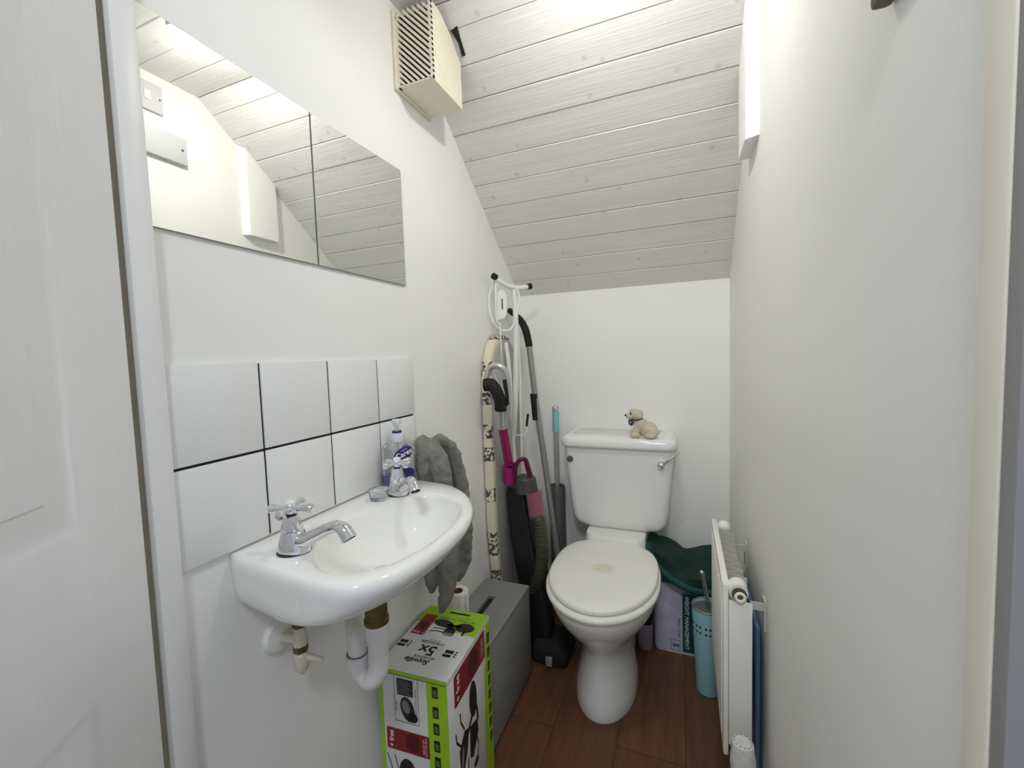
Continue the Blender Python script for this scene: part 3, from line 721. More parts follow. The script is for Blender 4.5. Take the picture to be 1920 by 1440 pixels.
# face towards the door
art('lime_band', M['lime'], lambda b: PF2.rect(b, -BW, BH - .010, 0, BH - .0005))
art('lime_band', M['lime'], lambda b: PF.rect(b, -.053, .002, -.001, BH - .013))
art('lime_band', M['lime'], lambda b: PF.rect(b, -BW + .001, .002, -BW + .012, BH - .013))
art('lid_gap', M['void'], lambda b: PF.rect(b, -BW, BH - .0125, -.004, BH - .0105, 2))
rb = art('red_banner', M['red'], lambda b: PF.rect(b, -.163, .246, -.051, .299, 2, .004))
art('maroon_disc', M['darkred'], lambda b: PF.ellipse(b, -.094, .273, .019, .022, k=3), rb)
art('banner_lettering', M['whiteink'], lambda b: PF.text(b, '+ free', -.150, .272, .017, pi / 2, 3, .02), rb)
def ft(b): PF.text(b, 'FREE LID SET\nWITH THE BOX', -.062, .272, .0065, pi / 2, 3)
art('banner_lettering', M['whiteink'], ft, rb)
def frame(b):
    for r0 in ((-.138, .319, -.075, .3204), (-.138, .4296, -.075, .431), (-.138, .319, -.1370, .431), (-.0760, .319, -.075, .431)): PF.rect(b, *r0)
    PF.rect(b, -.130, .384, -.088, .424)
    PF.text(b, 'NON STICK COATING', -.081, .375, .006, pi / 2); PF.text(b, 'PFOA FREE', -.133, .355, .005, pi / 2)
    PF.ellipse(b, -.104, .352, .018, .030, radians(14)); PF.ellipse(b, -.09, .335, .012, .012)
ip = art('info_panel', M['ink'], frame)
def lines(b):
    PF.ellipse(b, -.108, .358, .010, .016, radians(14), 2)
    for k in range(9): PF.rect(b, -.128, .388 + k * .0038, -.090 - (k % 3) * .005, .3893 + k * .0038, 2)
art('grey_lines', M['midgrey'], lines, ip)
for z in (.411, .364, .325, .284, .245, .205, .165, .125):
    ic_ = art('size_icon', M['ink'], lambda b: PF.rect(b, -.039, z - .015, -.024, z + .012, 2, .002))
    art('icon_screen', M['limedark'], lambda b: PF.rect(b, -.0365, z - .011, -.0265, z + .005, 3, .001), ic_)
def fpan(b): PF.ellipse(b, -.112, .195, .022, .035); PF.stroke(b, [(-.165, .232), (-.155, .205), (-.152, .18)], .0025); PF.stroke(b, [(-.145, .232), (-.137, .205), (-.135, .18)], .0025); PF.ellipse(b, -.10, .12, .030, .045)
art('pan_picture', M['ink'], fpan)
# face towards the toilet
art('lime_band', M['lime'], lambda b: PR.poly(b, [(.212, .002), (BD - .001, .002), (BD - .001, BH - .013), (.222, BH - .013), (.205, .30), (.196, .12)]))
rb = art('red_banner', M['red'], lambda b: PR.rect(b, .030, .352, .210, .428, 2, .005))
art('maroon_disc', M['darkred'], lambda b: PR.ellipse(b, .135, .39, .030, .034, k=3), rb)
art('banner_lettering', M['whiteink'], lambda b: PR.text(b, '+ free', .048, .390, .026, pi / 2, 3, .02), rb)
def rt(b): PR.text(b, '2 FREE LIDS\nFOR PANS', .192, .39, .010, pi / 2, 3)
art('banner_lettering', M['whiteink'], rt, rb)
for z in (.39, .35, .31, .27, .23, .19, .15, .11):
    ic_ = art('size_icon', M['ink'], lambda b: PR.rect(b, .226, z - .014, .243, z + .013, 2, .002))
    art('icon_screen', M['limedark'], lambda b: PR.rect(b, .229, z - .010, .240, z + .006, 3, .001), ic_)
def rpan(b):
    PR.ellipse(b, .128, .300, .022, .047, radians(4)); PR.stroke(b, [(.118, .265), (.105, .252), (.088, .235)], .012); PR.stroke(b, [(.145, .27), (.150, .25), (.152, .225)], .010)
    PR.poly(b, [(.045, .235), (.075, .262), (.098, .250), (.088, .205), (.060, .160), (.048, .185)]); PR.poly(b, [(.105, .245), (.150, .232), (.152, .195), (.118, .155), (.100, .170)])
    PR.stroke(b, [(.055, .322), (.057, .298), (.075, .265)], .005); PR.stroke(b, [(.030, .292), (.033, .268), (.055, .24)], .005); PR.stroke(b, [(.09, .18), (.088, .15), (.08, .115)], .005); PR.stroke(b, [(.142, .19), (.15, .165), (.142, .135)], .005); PR.ellipse(b, .135, .128, .015, .010); PR.ellipse(b, .08, .105, .04, .014)
pp = art('pan_picture', M['ink'], rpan); art('grey_highlight', M['midgrey'], lambda b: PR.ellipse(b, .06, .205, .006, .028, radians(-8), 2), pp)

# grey wooden box with slot handle
t = thing('storage_box', 'grey painted wooden box with slot handle beside the vacuum', 'box', (-.60, 1.21, 0))
GX0, GX1, GY0, GY1, GZ = LW + .004, -.517, 1.032, 1.390, .33
bm = NB(); box(bm, (GX0, GY0, .012), (GX1, GY1, GZ - .012), .0015); obj('box_body', bm, M['greybox'], t)
# lid with real slot: two strips and two ends
bm = NB(); sx0, sx1, sy0, sy1 = -.626, -.602, 1.12, 1.285
box(bm, (GX0, GY0, GZ - .0118), (sx0, GY1, GZ)); box(bm, (sx1, GY0, GZ - .0118), (GX1 + .0005, GY1, GZ)); box(bm, (sx0, GY0, GZ - .0118), (sx1, sy0, GZ)); box(bm, (sx0, sy1, GZ - .0118), (sx1, GY1, GZ)); obj('lid', bm, M['greybox'], t, 0)
bm = NB(); box(bm, (sx0, sy0, GZ - .0117), (sx1, sy1, GZ - .0105)); obj('slot_handle', bm, M['void'], t, 0)
bm = NB(); box(bm, (GX0, GY0 + .004, 0), (GX1 - .006, GY1 - .004, .0118)); obj('plinth', bm, M['greybox'], t, 0)

# toilet roll
rx, ry = -.656, 1.125
t = thing('toilet_roll', 'white toilet roll standing on the grey box', 'toilet roll', (rx, ry, GZ))
bm = NB(); N = 40
prof = [(.017, .001), (.032, .001), (.0335, .004), (.0335, .096), (.032, .099), (.017, .099)]
rg = []
for r, h in prof + [prof[0]]:
    rg.append([V((rx + r * cos(2 * pi * k / N), ry + r * sin(2 * pi * k / N), GZ + h)) for k in range(N)])
loft(bm, rg, False, False); tube(bm, [(rx + .033, ry - .005, GZ + .004), (rx + .036, ry - .012, GZ + .05), (rx + .0335, ry - .008, GZ + .095)], .003, 8, 3); obj('paper', bm, M['paper'], t)
bm = NB(); rg = [[V((rx + r * cos(2 * pi * k / N), ry + r * sin(2 * pi * k / N), GZ + h)) for k in range(N)] for r, h in ((.0168, .002), (.0168, .098), (.0155, .098), (.0155, .002), (.0168, .002))]
loft(bm, rg, False, False); lathe(bm, [(0, .002), (.0155, .002), (.0155, .003), (0, .003)], (rx, ry, GZ)); obj('cardboard_core', bm, M['cardcore'], t)

# ================================================================== TOILET
TX = -.252
t = thing('toilet', 'white close-coupled toilet with closed ivory lid against the back wall', 'toilet', (TX, 1.45, 0))
def egg(cx, yf, yb, hw, z, n=56, pb=2.0, split=.5):
    cy = yf + (yb - yf) * split; out = []
    for k in range(n):
        a = 2 * pi * k / n; c, s = cos(a), sin(a)
        if s < 0: out.append(V((cx + hw * c, cy + (cy - yf) * s, z)))
        else: out.append(V((cx + hw * math.copysign(abs(c) ** (2 / pb), c), cy + (yb - cy) * s ** (2 / pb), z)))
    return out
bm = NB()
R2 = [(0.0, 1.260, 1.62, .101), (.012, 1.256, 1.62, .103), (.05, 1.264, 1.62, .099), (.10, 1.282, 1.62, .089), (.15, 1.290, 1.625, .082), (.195, 1.283, 1.63, .084), (.225, 1.266, 1.635, .094), (.26, 1.234, 1.64, .116), (.30, 1.194, 1.645, .143), (.335, 1.166, 1.645, .160), (.365, 1.150, 1.65, .170), (.385, 1.143, 1.65, .174), (.394, 1.145, 1.65, .173), (.397, 1.150, 1.648, .168)]
loft(bm, [egg(TX - .002, yf, yb, hw, z, pb=2.4) for z, yf, yb, hw in R2])
obj('pan', bm, M['ceramic'], t, 60)
bm = NB()
loft(bm, [rrect(TX + .003, (y0 + y1) / 2, hx, (y1 - y0) / 2, .03, z) for z, y0, y1, hx in ((.02, 1.56, 1.80, .07), (.20, 1.58, 1.82, .075), (.30, 1.60, 1.832, .10), (.36, 1.60, 1.834, .113), (.44, 1.605, 1.834, .113), (.452, 1.61, 1.834, .110))]); obj('pan_neck', bm, M['ceramic'], t, 60)
bm = NB(); lathe(bm, [(0, 0), (.007, 0), (.007, .004), (.004, .006), (0, .006)], (TX + .0865, 1.50, .07), 'X', 14); obj('fixing_cap', bm, M['dark'], t)
def slab(name, m, yf, yb, hw, z0, z1, r, org=None, dome=0.0):
    bm = NB(); rg = []
    for i, zz in ((r * .8, z0), (r * .2, z0 + r * .4), (0, z0 + r), (0, z1 - r), (r * .3, z1 - r * .3), (r, z1)):
        rg.append(egg(TX, yf + i, yb - i, hw - i, zz, 64, 2.9, .52))
    for q in (.85, .6, .3, .05): rg.append(egg(TX, yf + r + (1 - q) * .24, yb - r - (1 - q) * .22, (hw - r) * q, z1 + dome * (1 - q * q), 64, 2.9 if q > .5 else 2, .52))
    loft(bm, rg); return obj(name, bm, m, t, 45, origin=org)
slab('seat', M['seat'], 1.128, 1.612, .181, .3985, .416, .007)
slab('seat_lid', M['lid'], 1.142, 1.616, .174, .4175, .436, .008, (TX, 1.37, .427), .002)
bm = NB()
bm.free()
for s in (-1, 1):
    bm = NB(); tube(bm, [(TX + s * .062, 1.622, .405), (TX + s * .098, 1.622, .405)], .009, 12); obj('hinge', bm, M['seat'], t)
# cistern
CX = -.243
bm = NB(); rg = []
for z, hw in ((.4535, .10), (.455, .128), (.460, .150), (.469, .166), (.482, .176), (.50, .1825), (.54, .187), (.64, .196), (.786, .209)):
    f = (z - .455) / .33; yf = 1.672 - .022 * f + (.016 * max(0, 1 - (z - .4535) / .03) ** 2)
    rg.append(rrect(CX, (yf + 1.836) / 2, hw, (1.836 - yf) / 2, .028, z))
loft(bm, rg); obj('cistern', bm, M['ceramic'], t, 60)
bm = NB(); rg = []
for i, z in ((.006, .7865), (.001, .790), (0, .795), (0, .808), (.003, .818), (.009, .8245), (.018, .827), (.03, .828)):
    rg.append(rrect(CX + .001, (1.630 + i + 1.838) / 2, .2165 - i, (1.838 - 1.630 - i) / 2, .035, z))
loft(bm, rg); obj('cistern_lid', bm, M['ceramic'], t, 60); LIDZ = .8282
lv = aty(1240, 872, 1.648); la = aty(1271, 849, 1.640)
bm = NB(); ell(bm, lv + V((0, -.006, 0)), (.0135, .012, .0135)); lathe(bm, [(0, 0), (.016, 0), (.016, .004), (0, .004)], lv + V((0, .002, 0)), 'Y', 20); tube(bm, [lv + V((0, -.008, 0)), lv.lerp(la, .5) + V((0, -.012, 0)), la], [.005, .0042, .0048], 12, 3); obj('flush_lever', bm, M['chrome'], t)
bd = aty(1069, 860, 1.652)
bm = NB(); lathe(bm, [(0, 0), (.0125, 0), (.0125, -.003), (.010, -.005), (0, -.005)], bd, 'Y', 22); obj('blanking_plug', bm, M['badge'], t)

# plush dog on the cistern lid
D0 = V((-.150, 1.675, LIDZ))
t = thing('plush_dog', 'small cream plush dog sitting on the cistern lid', 'soft toy', D0)
bm = NB()
def E(px, py, y, r): ell(bm, aty(px, py, y), r if isinstance(r, tuple) else (r, r, r), 16, 10)
def el(x, y, z, r, m=None): ell(bm, D0 + V((x, y, z)), r, 16, 10, m)
hx = -.012
el(.022, .005, .030, (.036, .028, .030)); el(.000, 0, .045, (.026, .024, .030)); el(-.010, -.002, .060, (.020, .019, .022))   # body sloping up to the chest
el(-.020, -.002, .087, (.024, .022, .021)); el(-.040, -.008, .080, (.016, .014, .013)); el(-.028, -.004, .098, (.016, .016, .012))  # head and muzzle
el(-.004, -.020, .086, (.012, .006, .015)); el(-.004, .018, .086, (.012, .006, .015))   # ears
el(-.018, -.016, .024, (.012, .011, .024)); el(-.018, .018, .024, (.012, .011, .024)); el(-.020, -.022, .010, (.020, .012, .010)); el(-.026, .016, .010, (.018, .012, .010))   # front legs
el(.042, -.020, .022, (.022, .014, .020)); el(.034, -.030, .010, (.022, .012, .010)); el(.042, .022, .020, (.020, .013, .019)); el(.058, .004, .020, (.010, .008, .008))
o = obj('body', bm, M['plush'], t); voxel(o, .0026, 2)
txp = bpy.data.textures.new('fur', 'CLOUDS'); txp.noise_scale = .006
dm = o.modifiers.new('fur', 'DISPLACE'); dm.texture = txp; dm.strength = .0035; dm.mid_level = .5
bm = NB(); ell(bm, D0 + V((-.055, -.011, .084)), (.0048, .0048, .0042)); obj('nose', bm, M['dark'], t)
for s, n in ((-1, 'a'), (1, 'b')):
    bm = NB(); ell(bm, D0 + V((-.036, -.004 + s * .0175, .0925)), (.0034, .0034, .0034)); obj('eye', bm, M['dark'], t)
bm = NB(); rgp = [D0 + V((-.012 + .0205 * cos(a) - .002, -.002 + .0205 * sin(a), .068 - .004 * cos(a + pi))) for a in [2 * pi * k / 20 for k in range(21)]]
tube(bm, rgp, .0022, 8); cl = obj('collar', bm, M['collar'], t)
bm = NB(); ell(bm, D0 + V((-.036, -.018, .057)), (.009, .004, .0125), 16, 10, Matrix.Rotation(radians(-20), 4, 'Y')); tg = obj('tag', bm, M['collar'], t)
bm = NB(); ell(bm, D0 + V((-.0365, -.0218, .058)), (.0035, .0008, .0018)); obj('emblem', bm, M['whiteink'], tg)

# ================================================================== CORNER: ironing board, vacuum, pole, brush
t = thing('ironing_board', 'upright ironing board with cream animal-print cover and white legs in the corner', 'ironing board', (-.66, 1.56, 0))
yc = 1.555
bo = [(.03, .03), (.05, .055), (.10, .085), (.2, .11), (.35, .13), (.5, .147), (.7, .152), (.95, .152), (1.08, .147), (1.15, .13), (1.20, .10), (1.225, .06), (1.235, .02)]
near = [(yc - w, z) for z, w in bo]; far = [(yc + w, z) for z, w in reversed(bo)]
outl = near + far
cen = V((0, yc, .63))
bm = NB(); rg = []
for x, ins in ((-.686, .006), (-.682, .0), (-.668, .0), (-.656, .003), (-.652, .010), (-.652, .020)):
    ring = []
    for (y, z) in outl:
        d = V((0, y - cen.y, (z - cen.z) * .3)).normalized()
        ring.append(V((x, y - d.y * ins, z - d.z * ins)))
    rg.append(ring)
loft(bm, rg); bmesh.ops.subdivide_edges(bm, edges=[e for e in bm.edges if e.calc_length() > .05], cuts=3)
obj('padded_cover', bm, M['cover'], t, 50)
bm = NB(); prism(bm, [(-.6515, yc + (y - yc) * .86, .64 + (z - .64) * .965) for y, z in outl], (.004, 0, 0)); obj('metal_deck', bm, M['mesh'], t, 30)
# legs and foot bar
bm = NB()
fa, fb = aty(926, 518, 1.475), aty(993, 537, 1.61)
mid = aty(955, 537, 1.54)
tube(bm, [fa, aty(938, 528, 1.50), mid, aty(975, 540, 1.575), fb], .0095, 14, 6); obj('foot_bar', bm, M['whitetube'], t)
for q, dd in ((fa, (fa - mid).normalized()), (fb, (fb - aty(975, 540, 1.575)).normalized())):
    bm = NB(); tube(bm, [q - dd * .012, q + dd * .006], .0115, 14); obj('foot_cap', bm, M['rubber'], t)
bm = NB(); tube(bm, [aty(963, 540, 1.56), aty(967, 600, 1.57), aty(966, 760, 1.58), aty(960, 880, 1.625), V((-.632, 1.65, .35))], .0105, 14, 4); obj('leg', bm, M['whitetube'], t)
bm = NB(); tube(bm, [aty(948, 642, 1.55), aty(955, 700, 1.56), aty(962, 830, 1.60), V((-.634, 1.625, .40))], .0088, 12, 4); obj('leg', bm, M['whitetube'], t)
bm = NB(); tube(bm, [aty(972, 620, 1.60), aty(975, 720, 1.61), aty(978, 860, 1.63)], .0045, 10, 4); tube(bm, [aty(938, 605, 1.50), aty(939, 640, 1.51), aty(940, 700, 1.52), aty(941, 780, 1.54)], .0035, 8, 4); obj('brace', bm, M['whitetube'], t)
# iron rest: bent wire loop with plate
bm = NB(); yl = 1.50
lp = [aty(x, y, yl + (x - 920) * .0012) for x, y in ((929, 524), (919, 548), (917, 575), (922, 598), (932, 613), (945, 620), (958, 617), (967, 600), (972, 575), (973, 552), (968, 541))]
tube(bm, lp, .0042, 10, 5); tube(bm, [aty(929, 526, 1.50), aty(930, 560, 1.49), aty(931, 598, 1.49), aty(938, 610, 1.50)], .003, 8, 4); obj('iron_rest', bm, M['whitetube'], t)
bm = NB(); pl = [aty(x, y, 1.515) for x, y in ((932, 550), (938, 543), (947, 546), (950, 558), (950, 588), (946, 596), (932, 600))]
prism(bm, pl, (0, .003, 0)); o = obj('rest_plate', bm, M['whitetube'], t)
bm = NB(); s0 = aty(941.5, 562, 1.5145); box(bm, (s0.x - .002, s0.y - .0008, s0.z - .036), (s0.x + .002, s0.y, s0.z + .004)); obj('plate_slot', bm, M['void'], o, 0)
# locking wire with black tip
bm = NB(); tube(bm, [aty(966, 816, 1.55), aty(978, 816, 1.55), aty(985, 815, 1.55), aty(987, 806, 1.55), aty(988, 797, 1.55)], .0025, 8, 4); obj('catch_wire', bm, M['whitetube'], t)
bm = NB(); tube(bm, [aty(987.5, 799, 1.55), aty(990, 776, 1.55)], .0048, 10); obj('catch_grip', bm, M['rubber'], t)

# vacuum cleaner
t = thing('vacuum_cleaner', 'charcoal upright vacuum cleaner with magenta wand left of the toilet', 'vacuum cleaner', (-.50, 1.52, 0))
bm = NB()
def sec(cx, cy, hx, hy, z, r=.02): return rrect(cx, cy, hx, hy, r, z, 5)
loft(bm, [sec(-.520, 1.515, .050, .045, .06), sec(-.528, 1.515, .052, .050, .20), sec(-.555, 1.525, .052, .052, .33), sec(-.580, 1.53, .048, .048, .45), sec(-.594, 1.53, .044, .043, .56), sec(-.600, 1.53, .041, .040, .62), sec(-.602, 1.53, .034, .032, .645)])
obj('motor_body', bm, M['vacbody'], t, 50)
bm = NB(); loft(bm, [sec(-.470, 1.52, .065, .075, .002, .02), sec(-.470, 1.52, .070, .080, .02, .02), sec(-.475, 1.52, .066, .070, .055, .02), sec(-.490, 1.52, .045, .05, .085, .02)]); obj('floor_head', bm, M['rubber'], t, 50)
wp = atz(1037, 1222, .03)
bm = NB(); box(bm, (wp.x - .013, 1.425, .012), (wp.x + .013, 1.438, .048), .004); obj('roller', bm, M['silver'], t)
def V2(px, py, y): return aty(px, py, y)
bm = NB(); tube(bm, [V2(985, 898, 1.49), V2(988, 922, 1.49)], [.040, .043], 20); ell(bm, V2(985, 898, 1.49), (.040, .04, .018)); obj('cyclone_cap', bm, M['vaccap'], t, 60)
bm = NB(); tube(bm, [V2(1000, 922, 1.48), V2(1006, 968, 1.48)], [.030, .029], 20); obj('dust_cup', bm, M['cup'], t)
bm = NB()
hp = catmull([V2(1001, 968, 1.475), V2(1010, 975, 1.47), V2(1013, 1000, 1.47), V2(1016, 1040, 1.47), V2(1012, 1080, 1.475), V2(1000, 1105, 1.49)], 12)
tube(bm, hp, [.0225 + (.0022 if i % 3 == 0 else 0) for i in range(len(hp))], 16); obj('ribbed_hose', bm, M['hose'], t, 60)
bm = NB(); tube(bm, [V2(955, 872, 1.475), V2(957, 902, 1.50)], [.0245, .0255], 20); obj('wand_cuff', bm, M['pinkcuff'], t)
bm = NB(); tube(bm, [V2(941, 792, 1.385), V2(956, 880, 1.475)], .0165, 18); obj('wand', bm, M['pink'], t)
bm = NB(); tube(bm, [V2(966, 893, 1.46), V2(968, 872, 1.45), V2(976, 862, 1.45), V2(985, 862, 1.46), V2(990, 878, 1.47), V2(995, 893, 1.48)], [.008, .008, .0075, .0085, .010, .010], 12, 4); tube(bm, [V2(952, 874, 1.445), V2(964, 870, 1.45), V2(976, 862, 1.455)], .0045, 10, 3); obj('carry_handle', bm, M['plum'], t)
bm = NB(); tube(bm, [V2(939, 766, 1.355), V2(941, 800, 1.39)], [.0215, .0205], 20); obj('handle_collar', bm, M['silver'], t)
bm = NB(); tube(bm, [V2(912, 712, 1.335), V2(917, 693, 1.335), V2(928, 685, 1.335), V2(942, 690, 1.34), V2(951, 703, 1.345), V2(955, 730, 1.35), V2(955, 757, 1.355), V2(950, 780, 1.365)], [.009, .0105, .0115, .0115, .009, .007, .007, .010], 14, 4); tube(bm, [V2(925, 690, 1.335), V2(930, 712, 1.335), V2(944, 735, 1.34), V2(947, 765, 1.35)], .005, 10, 4); obj('handle', bm, M['silver'], t)
bm = NB(); tube(bm, [V2(946, 712, 1.342), V2(950, 735, 1.347), V2(953, 758, 1.352)], [.0075, .0082, .0065], 12, 4); obj('grip', bm, M['rubber'], t)
bm = NB(); pth = [V2(908, 722, 1.325), V2(922, 722, 1.33), V2(932, 735, 1.335), V2(938, 750, 1.345), V2(939, 768, 1.355)]
q = catmull(pth, 6); tube(bm, q, [.0215 + (.0012 if i % 2 else 0) for i in range(len(q))], 18); obj('hose_end', bm, M['rubber'], t, 60)
PV = Print(V((-.560, 1.4715, .33)), V((1, 0, 0)), V((0, 0, 1)))
bm = NB(); PV.text(bm, 'AIR', .036, -.03, .030, pi / 2); obj('lettering', bm, M['midgrey'], t, 0)

# telescopic pole with bent handle
t = thing('telescopic_pole', 'grey tubular pole with bent black handle leaning beside the ironing board', 'pole', (-.49, 1.70, 0))
YP = 1.70
bm = NB(); tube(bm, [aty(991, 642, YP), aty(1003, 740, YP), aty(1040, 1000, YP), V((-.470, YP, .03))], .0125, 14); obj('pole_tube', bm, M['steelgrey'], t)
bm = NB(); tube(bm, [aty(954, 581, YP), aty(965, 590, YP), aty(977, 602, YP), aty(986, 620, YP), aty(991, 642, YP), aty(992, 650, YP)], [.011, .012, .0145, .0155, .015, .0145], 14, 5); obj('bent_handle', bm, M['rubber'], t)
bm = NB(); tube(bm, [aty(1001, 738, YP), aty(1006, 787, YP)], .0165, 14); obj('foam_grip', bm, M['rubber'], t)
bm = NB(); tube(bm, [V((-.470, YP, .0)), V((-.472, YP, .04))], .015, 12); obj('end_cap', bm, M['rubber'], t)

# brush in a tall smoky holder
bx, by = -.520, 1.788
t = thing('toilet_brush', 'long-handled brush with aqua grip in a tall smoky grey holder left of the cistern', 'brush', (bx, by, 0))
bm = NB(); rg = [[V((bx + r * cos(2 * pi * k / 28), by + r * sin(2 * pi * k / 28), z)) for k in range(28)] for r, z in ((.030, .001), (.034, .001), (.0355, .575), (.034, .577), (.032, .575), (.031, .03))]
loft(bm, rg, True, True); obj('holder', bm, M['smoke'], t, 50)
bm = NB(); tube(bm, [(bx, by, .05), (bx + .002, by, .83)], .0105, 12); obj('shaft', bm, M['silver'], t)
bm = NB(); tube(bm, [(bx + .002, by, .815), (bx + .002, by, .905)], .0142, 16); obj('grip', bm, M['aqua'], t)
bm = NB(); lathe(bm, [(0, .905), (.0140, .905), (.0140, .918), (.011, .926), (0, .930)], (bx + .002, by, 0), seg=16); obj('grip_end', bm, M['silver'], t)

# ================================================================== RIGHT SIDE: bags, bin, radiator
t = thing('pet_food_bag', 'white and lilac pet food bag with teal weight management strip beside the toilet', 'bag', (-.01, 1.74, 0))
x0, x1, yb0, yb1 = -.113, .125, 1.672, 1.830
def bagring(z, s, ny): return [V((p.x, p.y, z)) for p in rrect((x0 + x1) / 2, (yb0 + yb1) / 2 + ny, (x1 - x0) / 2 * s, (yb1 - yb0) / 2 * (1.0 if z < .2 else .9), .022, 0, 5)]
bm = NB(); loft(bm, [bagring(.001, .96, 0), bagring(.008, 1, 0), bagring(.07, 1, 0), bagring(.14, .99, 0), bagring(.20, .98, .003), bagring(.245, .95, .006), bagring(.262, .90, .008)])
o = obj('sack', bm, M['bagwhite'], t, 60)
PB = Print(V((x0, yb0, 0)), V((1, 0, 0)), V((0, 0, 1)), .0009)
bm = NB(); PB.rect(bm, .104, .012, .178, .238); strip = obj('teal_strip', bm, M['teal'], t, 0)
bm = NB(); PB.text(bm, 'WEIGHT MANAGEMENT', .119, .128, .0190, -pi / 2, 2, .012); obj('strip_lettering', bm, M['whiteink'], strip, 0)
bm = NB(); PB.text(bm, 'SMALL DOGS', .092, .103, .013, -pi / 2, 1); PB.text(bm, 'S', .079, .032, .030, -pi / 2, 1, .03)
for r0 in ((.063, .012, .0645, .054), (.094, .012, .0955, .054), (.063, .0525, .0955, .054), (.063, .012, .0955, .0135)): PB.rect(bm, *r0)
obj('sack_lettering', bm, M['navyink'], t, 0)

t = thing('cloth_bag', 'dark green folded cloth bag with teal edge lying on the pet food bag', 'bag', (.0, 1.73, .265))
top = [(1213, 1006), (1236, 1004), (1256, 1009), (1272, 1018), (1284, 1027), (1300, 1027), (1318, 1024), (1345, 1022), (1362, 1022)]
rim = [(1211, 1016), (1217, 1036), (1231, 1058), (1248, 1076), (1268, 1091), (1290, 1103), (1312, 1109), (1340, 1112), (1360, 1112)]
A = [aty(x, y, 1.775) for x, y in top]; Bq = [aty(x, y, 1.655 - .03 * sin(i / 8 * pi)) for i, (x, y) in enumerate(rim)]
A = catmull(A, 4); Bq = catmull(Bq, 4)
bm = NB(); rows = []
for k in range(11):
    tt = k / 10; row = []
    for i, (a, b) in enumerate(zip(A, Bq)):
        p = a.lerp(b, tt); bulge = sin(tt * pi) * .030 + .011 * sin(tt * 8 + i * .32) + .006 * sin(tt * 15 - i * .21)
        p = p + V((0, -.5, .35)).normalized() * bulge * (1 if tt < .8 else (1 - tt) / .2)
        row.append(p)
    rows.append(row)
# close underneath and behind
rows.append([b + V((0, .02, -.012)) for b in Bq]); rows.append([V((a.x, min(1.832, a.y + .04), max(.272, b.z - .004))) for a, b in zip(A, Bq)]); rows.append([V((a.x, min(1.834, a.y + .05), a.z - .03)) for a in A])
rows.append(rows[0])
N = len(rows[0])
loft(bm, [[r[i] for r in rows[:-1]] for i in range(N)], True, True)
for v in bm.verts: v.co.x = max(-.131, min(v.co.x, .150))
obj('folded_cloth', bm, M['greencloth'], t, 60)
bm = NB(); tube(bm, [p + V((0, -.004, 0)) for p in Bq if p.x < .150], .010, 12, flat=1.3); obj('edge_binding', bm, M['greenrim'], t)

# aqua brush holder
bx, by = .071, 1.515
t = thing('brush_holder', 'pale aqua perforated brush holder with steel handle behind the radiator', 'toilet brush', (bx, by, 0))
bm = NB(); N = 40
rg = [[V((bx + r * cos(2 * pi * k / N), by + r * sin(2 * pi * k / N), z)) for k in range(N)] for r, z in ((.033, .001), (.036, .003), (.050, .295), (.0485, .297), (.046, .293), (.036, .02))]
loft(bm, rg, True, True); hol = obj('holder', bm, M['aquabin'], t, 50)
bm = NB(); rg = [(bx + .0495 * cos(2 * pi * k / N), by + .0495 * sin(2 * pi * k / N), .297) for k in range(N + 1)]
tube(bm, rg, .0025, 8); obj('rim', bm, M['steel'], t)
bm = NB(); lathe(bm, [(0, .284), (.0445, .284), (.0445, .288), (.02, .292), (0, .293)], (bx, by, 0)); obj('brush_lid', bm, M['smoke'], t)
bm = NB(); hb = aty(1327, 1128, by - .01); ht = aty(1316, 1074, by - .02)
tube(bm, [V((hb.x + .002, hb.y, .2875)), hb, ht], [.0065, .0065, .0065], 14); ell(bm, ht, (.0085, .0085, .0085)); obj('handle', bm, M['steel'], t)
bm = NB()
for r in range(2):
    for c_ in range(6):
        a = radians(-160 + c_ * 19 + (4 if c_ % 2 else 0)); z = .222 + r * .020
        rr = .036 + (.050 - .036) * (z - .003) / .292 + .0003
        d = V((cos(a), sin(a), 0)); tube(bm, [V((bx, by, z)) + d * (rr - .001), V((bx, by, z)) + d * (rr + .0004)], .0036, 12)
obj('drain_holes', bm, M['void'], hol, 0)

# lilac tub behind the pan
tp_ = atz(1215, 1213, 0)
bm = NB(); lathe(bm, [(0, .001), (.026, .001), (.028, .004), (.030, .10), (.029, .105), (0, .105)], (-.1445, 1.672, 0), seg=28)
t = thing('tub', 'lilac plastic tub with dark lid on the floor behind the toilet bowl', 'tub', (-.1445, 1.672, 0)); obj('tub_body', bm, M['lilac'], t)
bm = NB(); lathe(bm, [(0, .1055), (.030, .1055), (.0303, .108), (.0303, .125), (.028, .128), (0, .128)], (-.1445, 1.672, 0), seg=28); obj('tub_lid', bm, M['dark'], t)

# radiator
t = thing('radiator', 'short white panel radiator on the right wall', 'radiator', (.12, 1.2, .25))
RX, RY0, RY1, RZ0, RZ1 = .0775, 1.004, 1.398, .245, .640
bm = NB(); rg = []
box(bm, (RX, RY0, RZ0), (RX + .011, RY1, RZ1), .0035, 2); box(bm, (RX - .0015, RY0 + .004, RZ1 - .02), (RX + .012, RY1 - .004, RZ1 + .001), .0012)
for k in range(11): box(bm, (RX - .0025, RY0 + .025 + k * .033, RZ0 + .03), (RX + .002, RY0 + .042 + k * .033, RZ1 - .03), .0018)
obj('front_panel', bm, M['rad'], t)
bm = NB(); zz = []
n = 8
for k in range(n * 2 + 1):
    y = RY0 + .05 + (RY1 - RY0 - .1) * k / (n * 2); zz.append((RX + .0125 if (k // 1) % 2 == 0 else RX + .056 - .008 * sin(pi * k / (2 * n)), y))
pts = [(x, y) for x, y in zz]
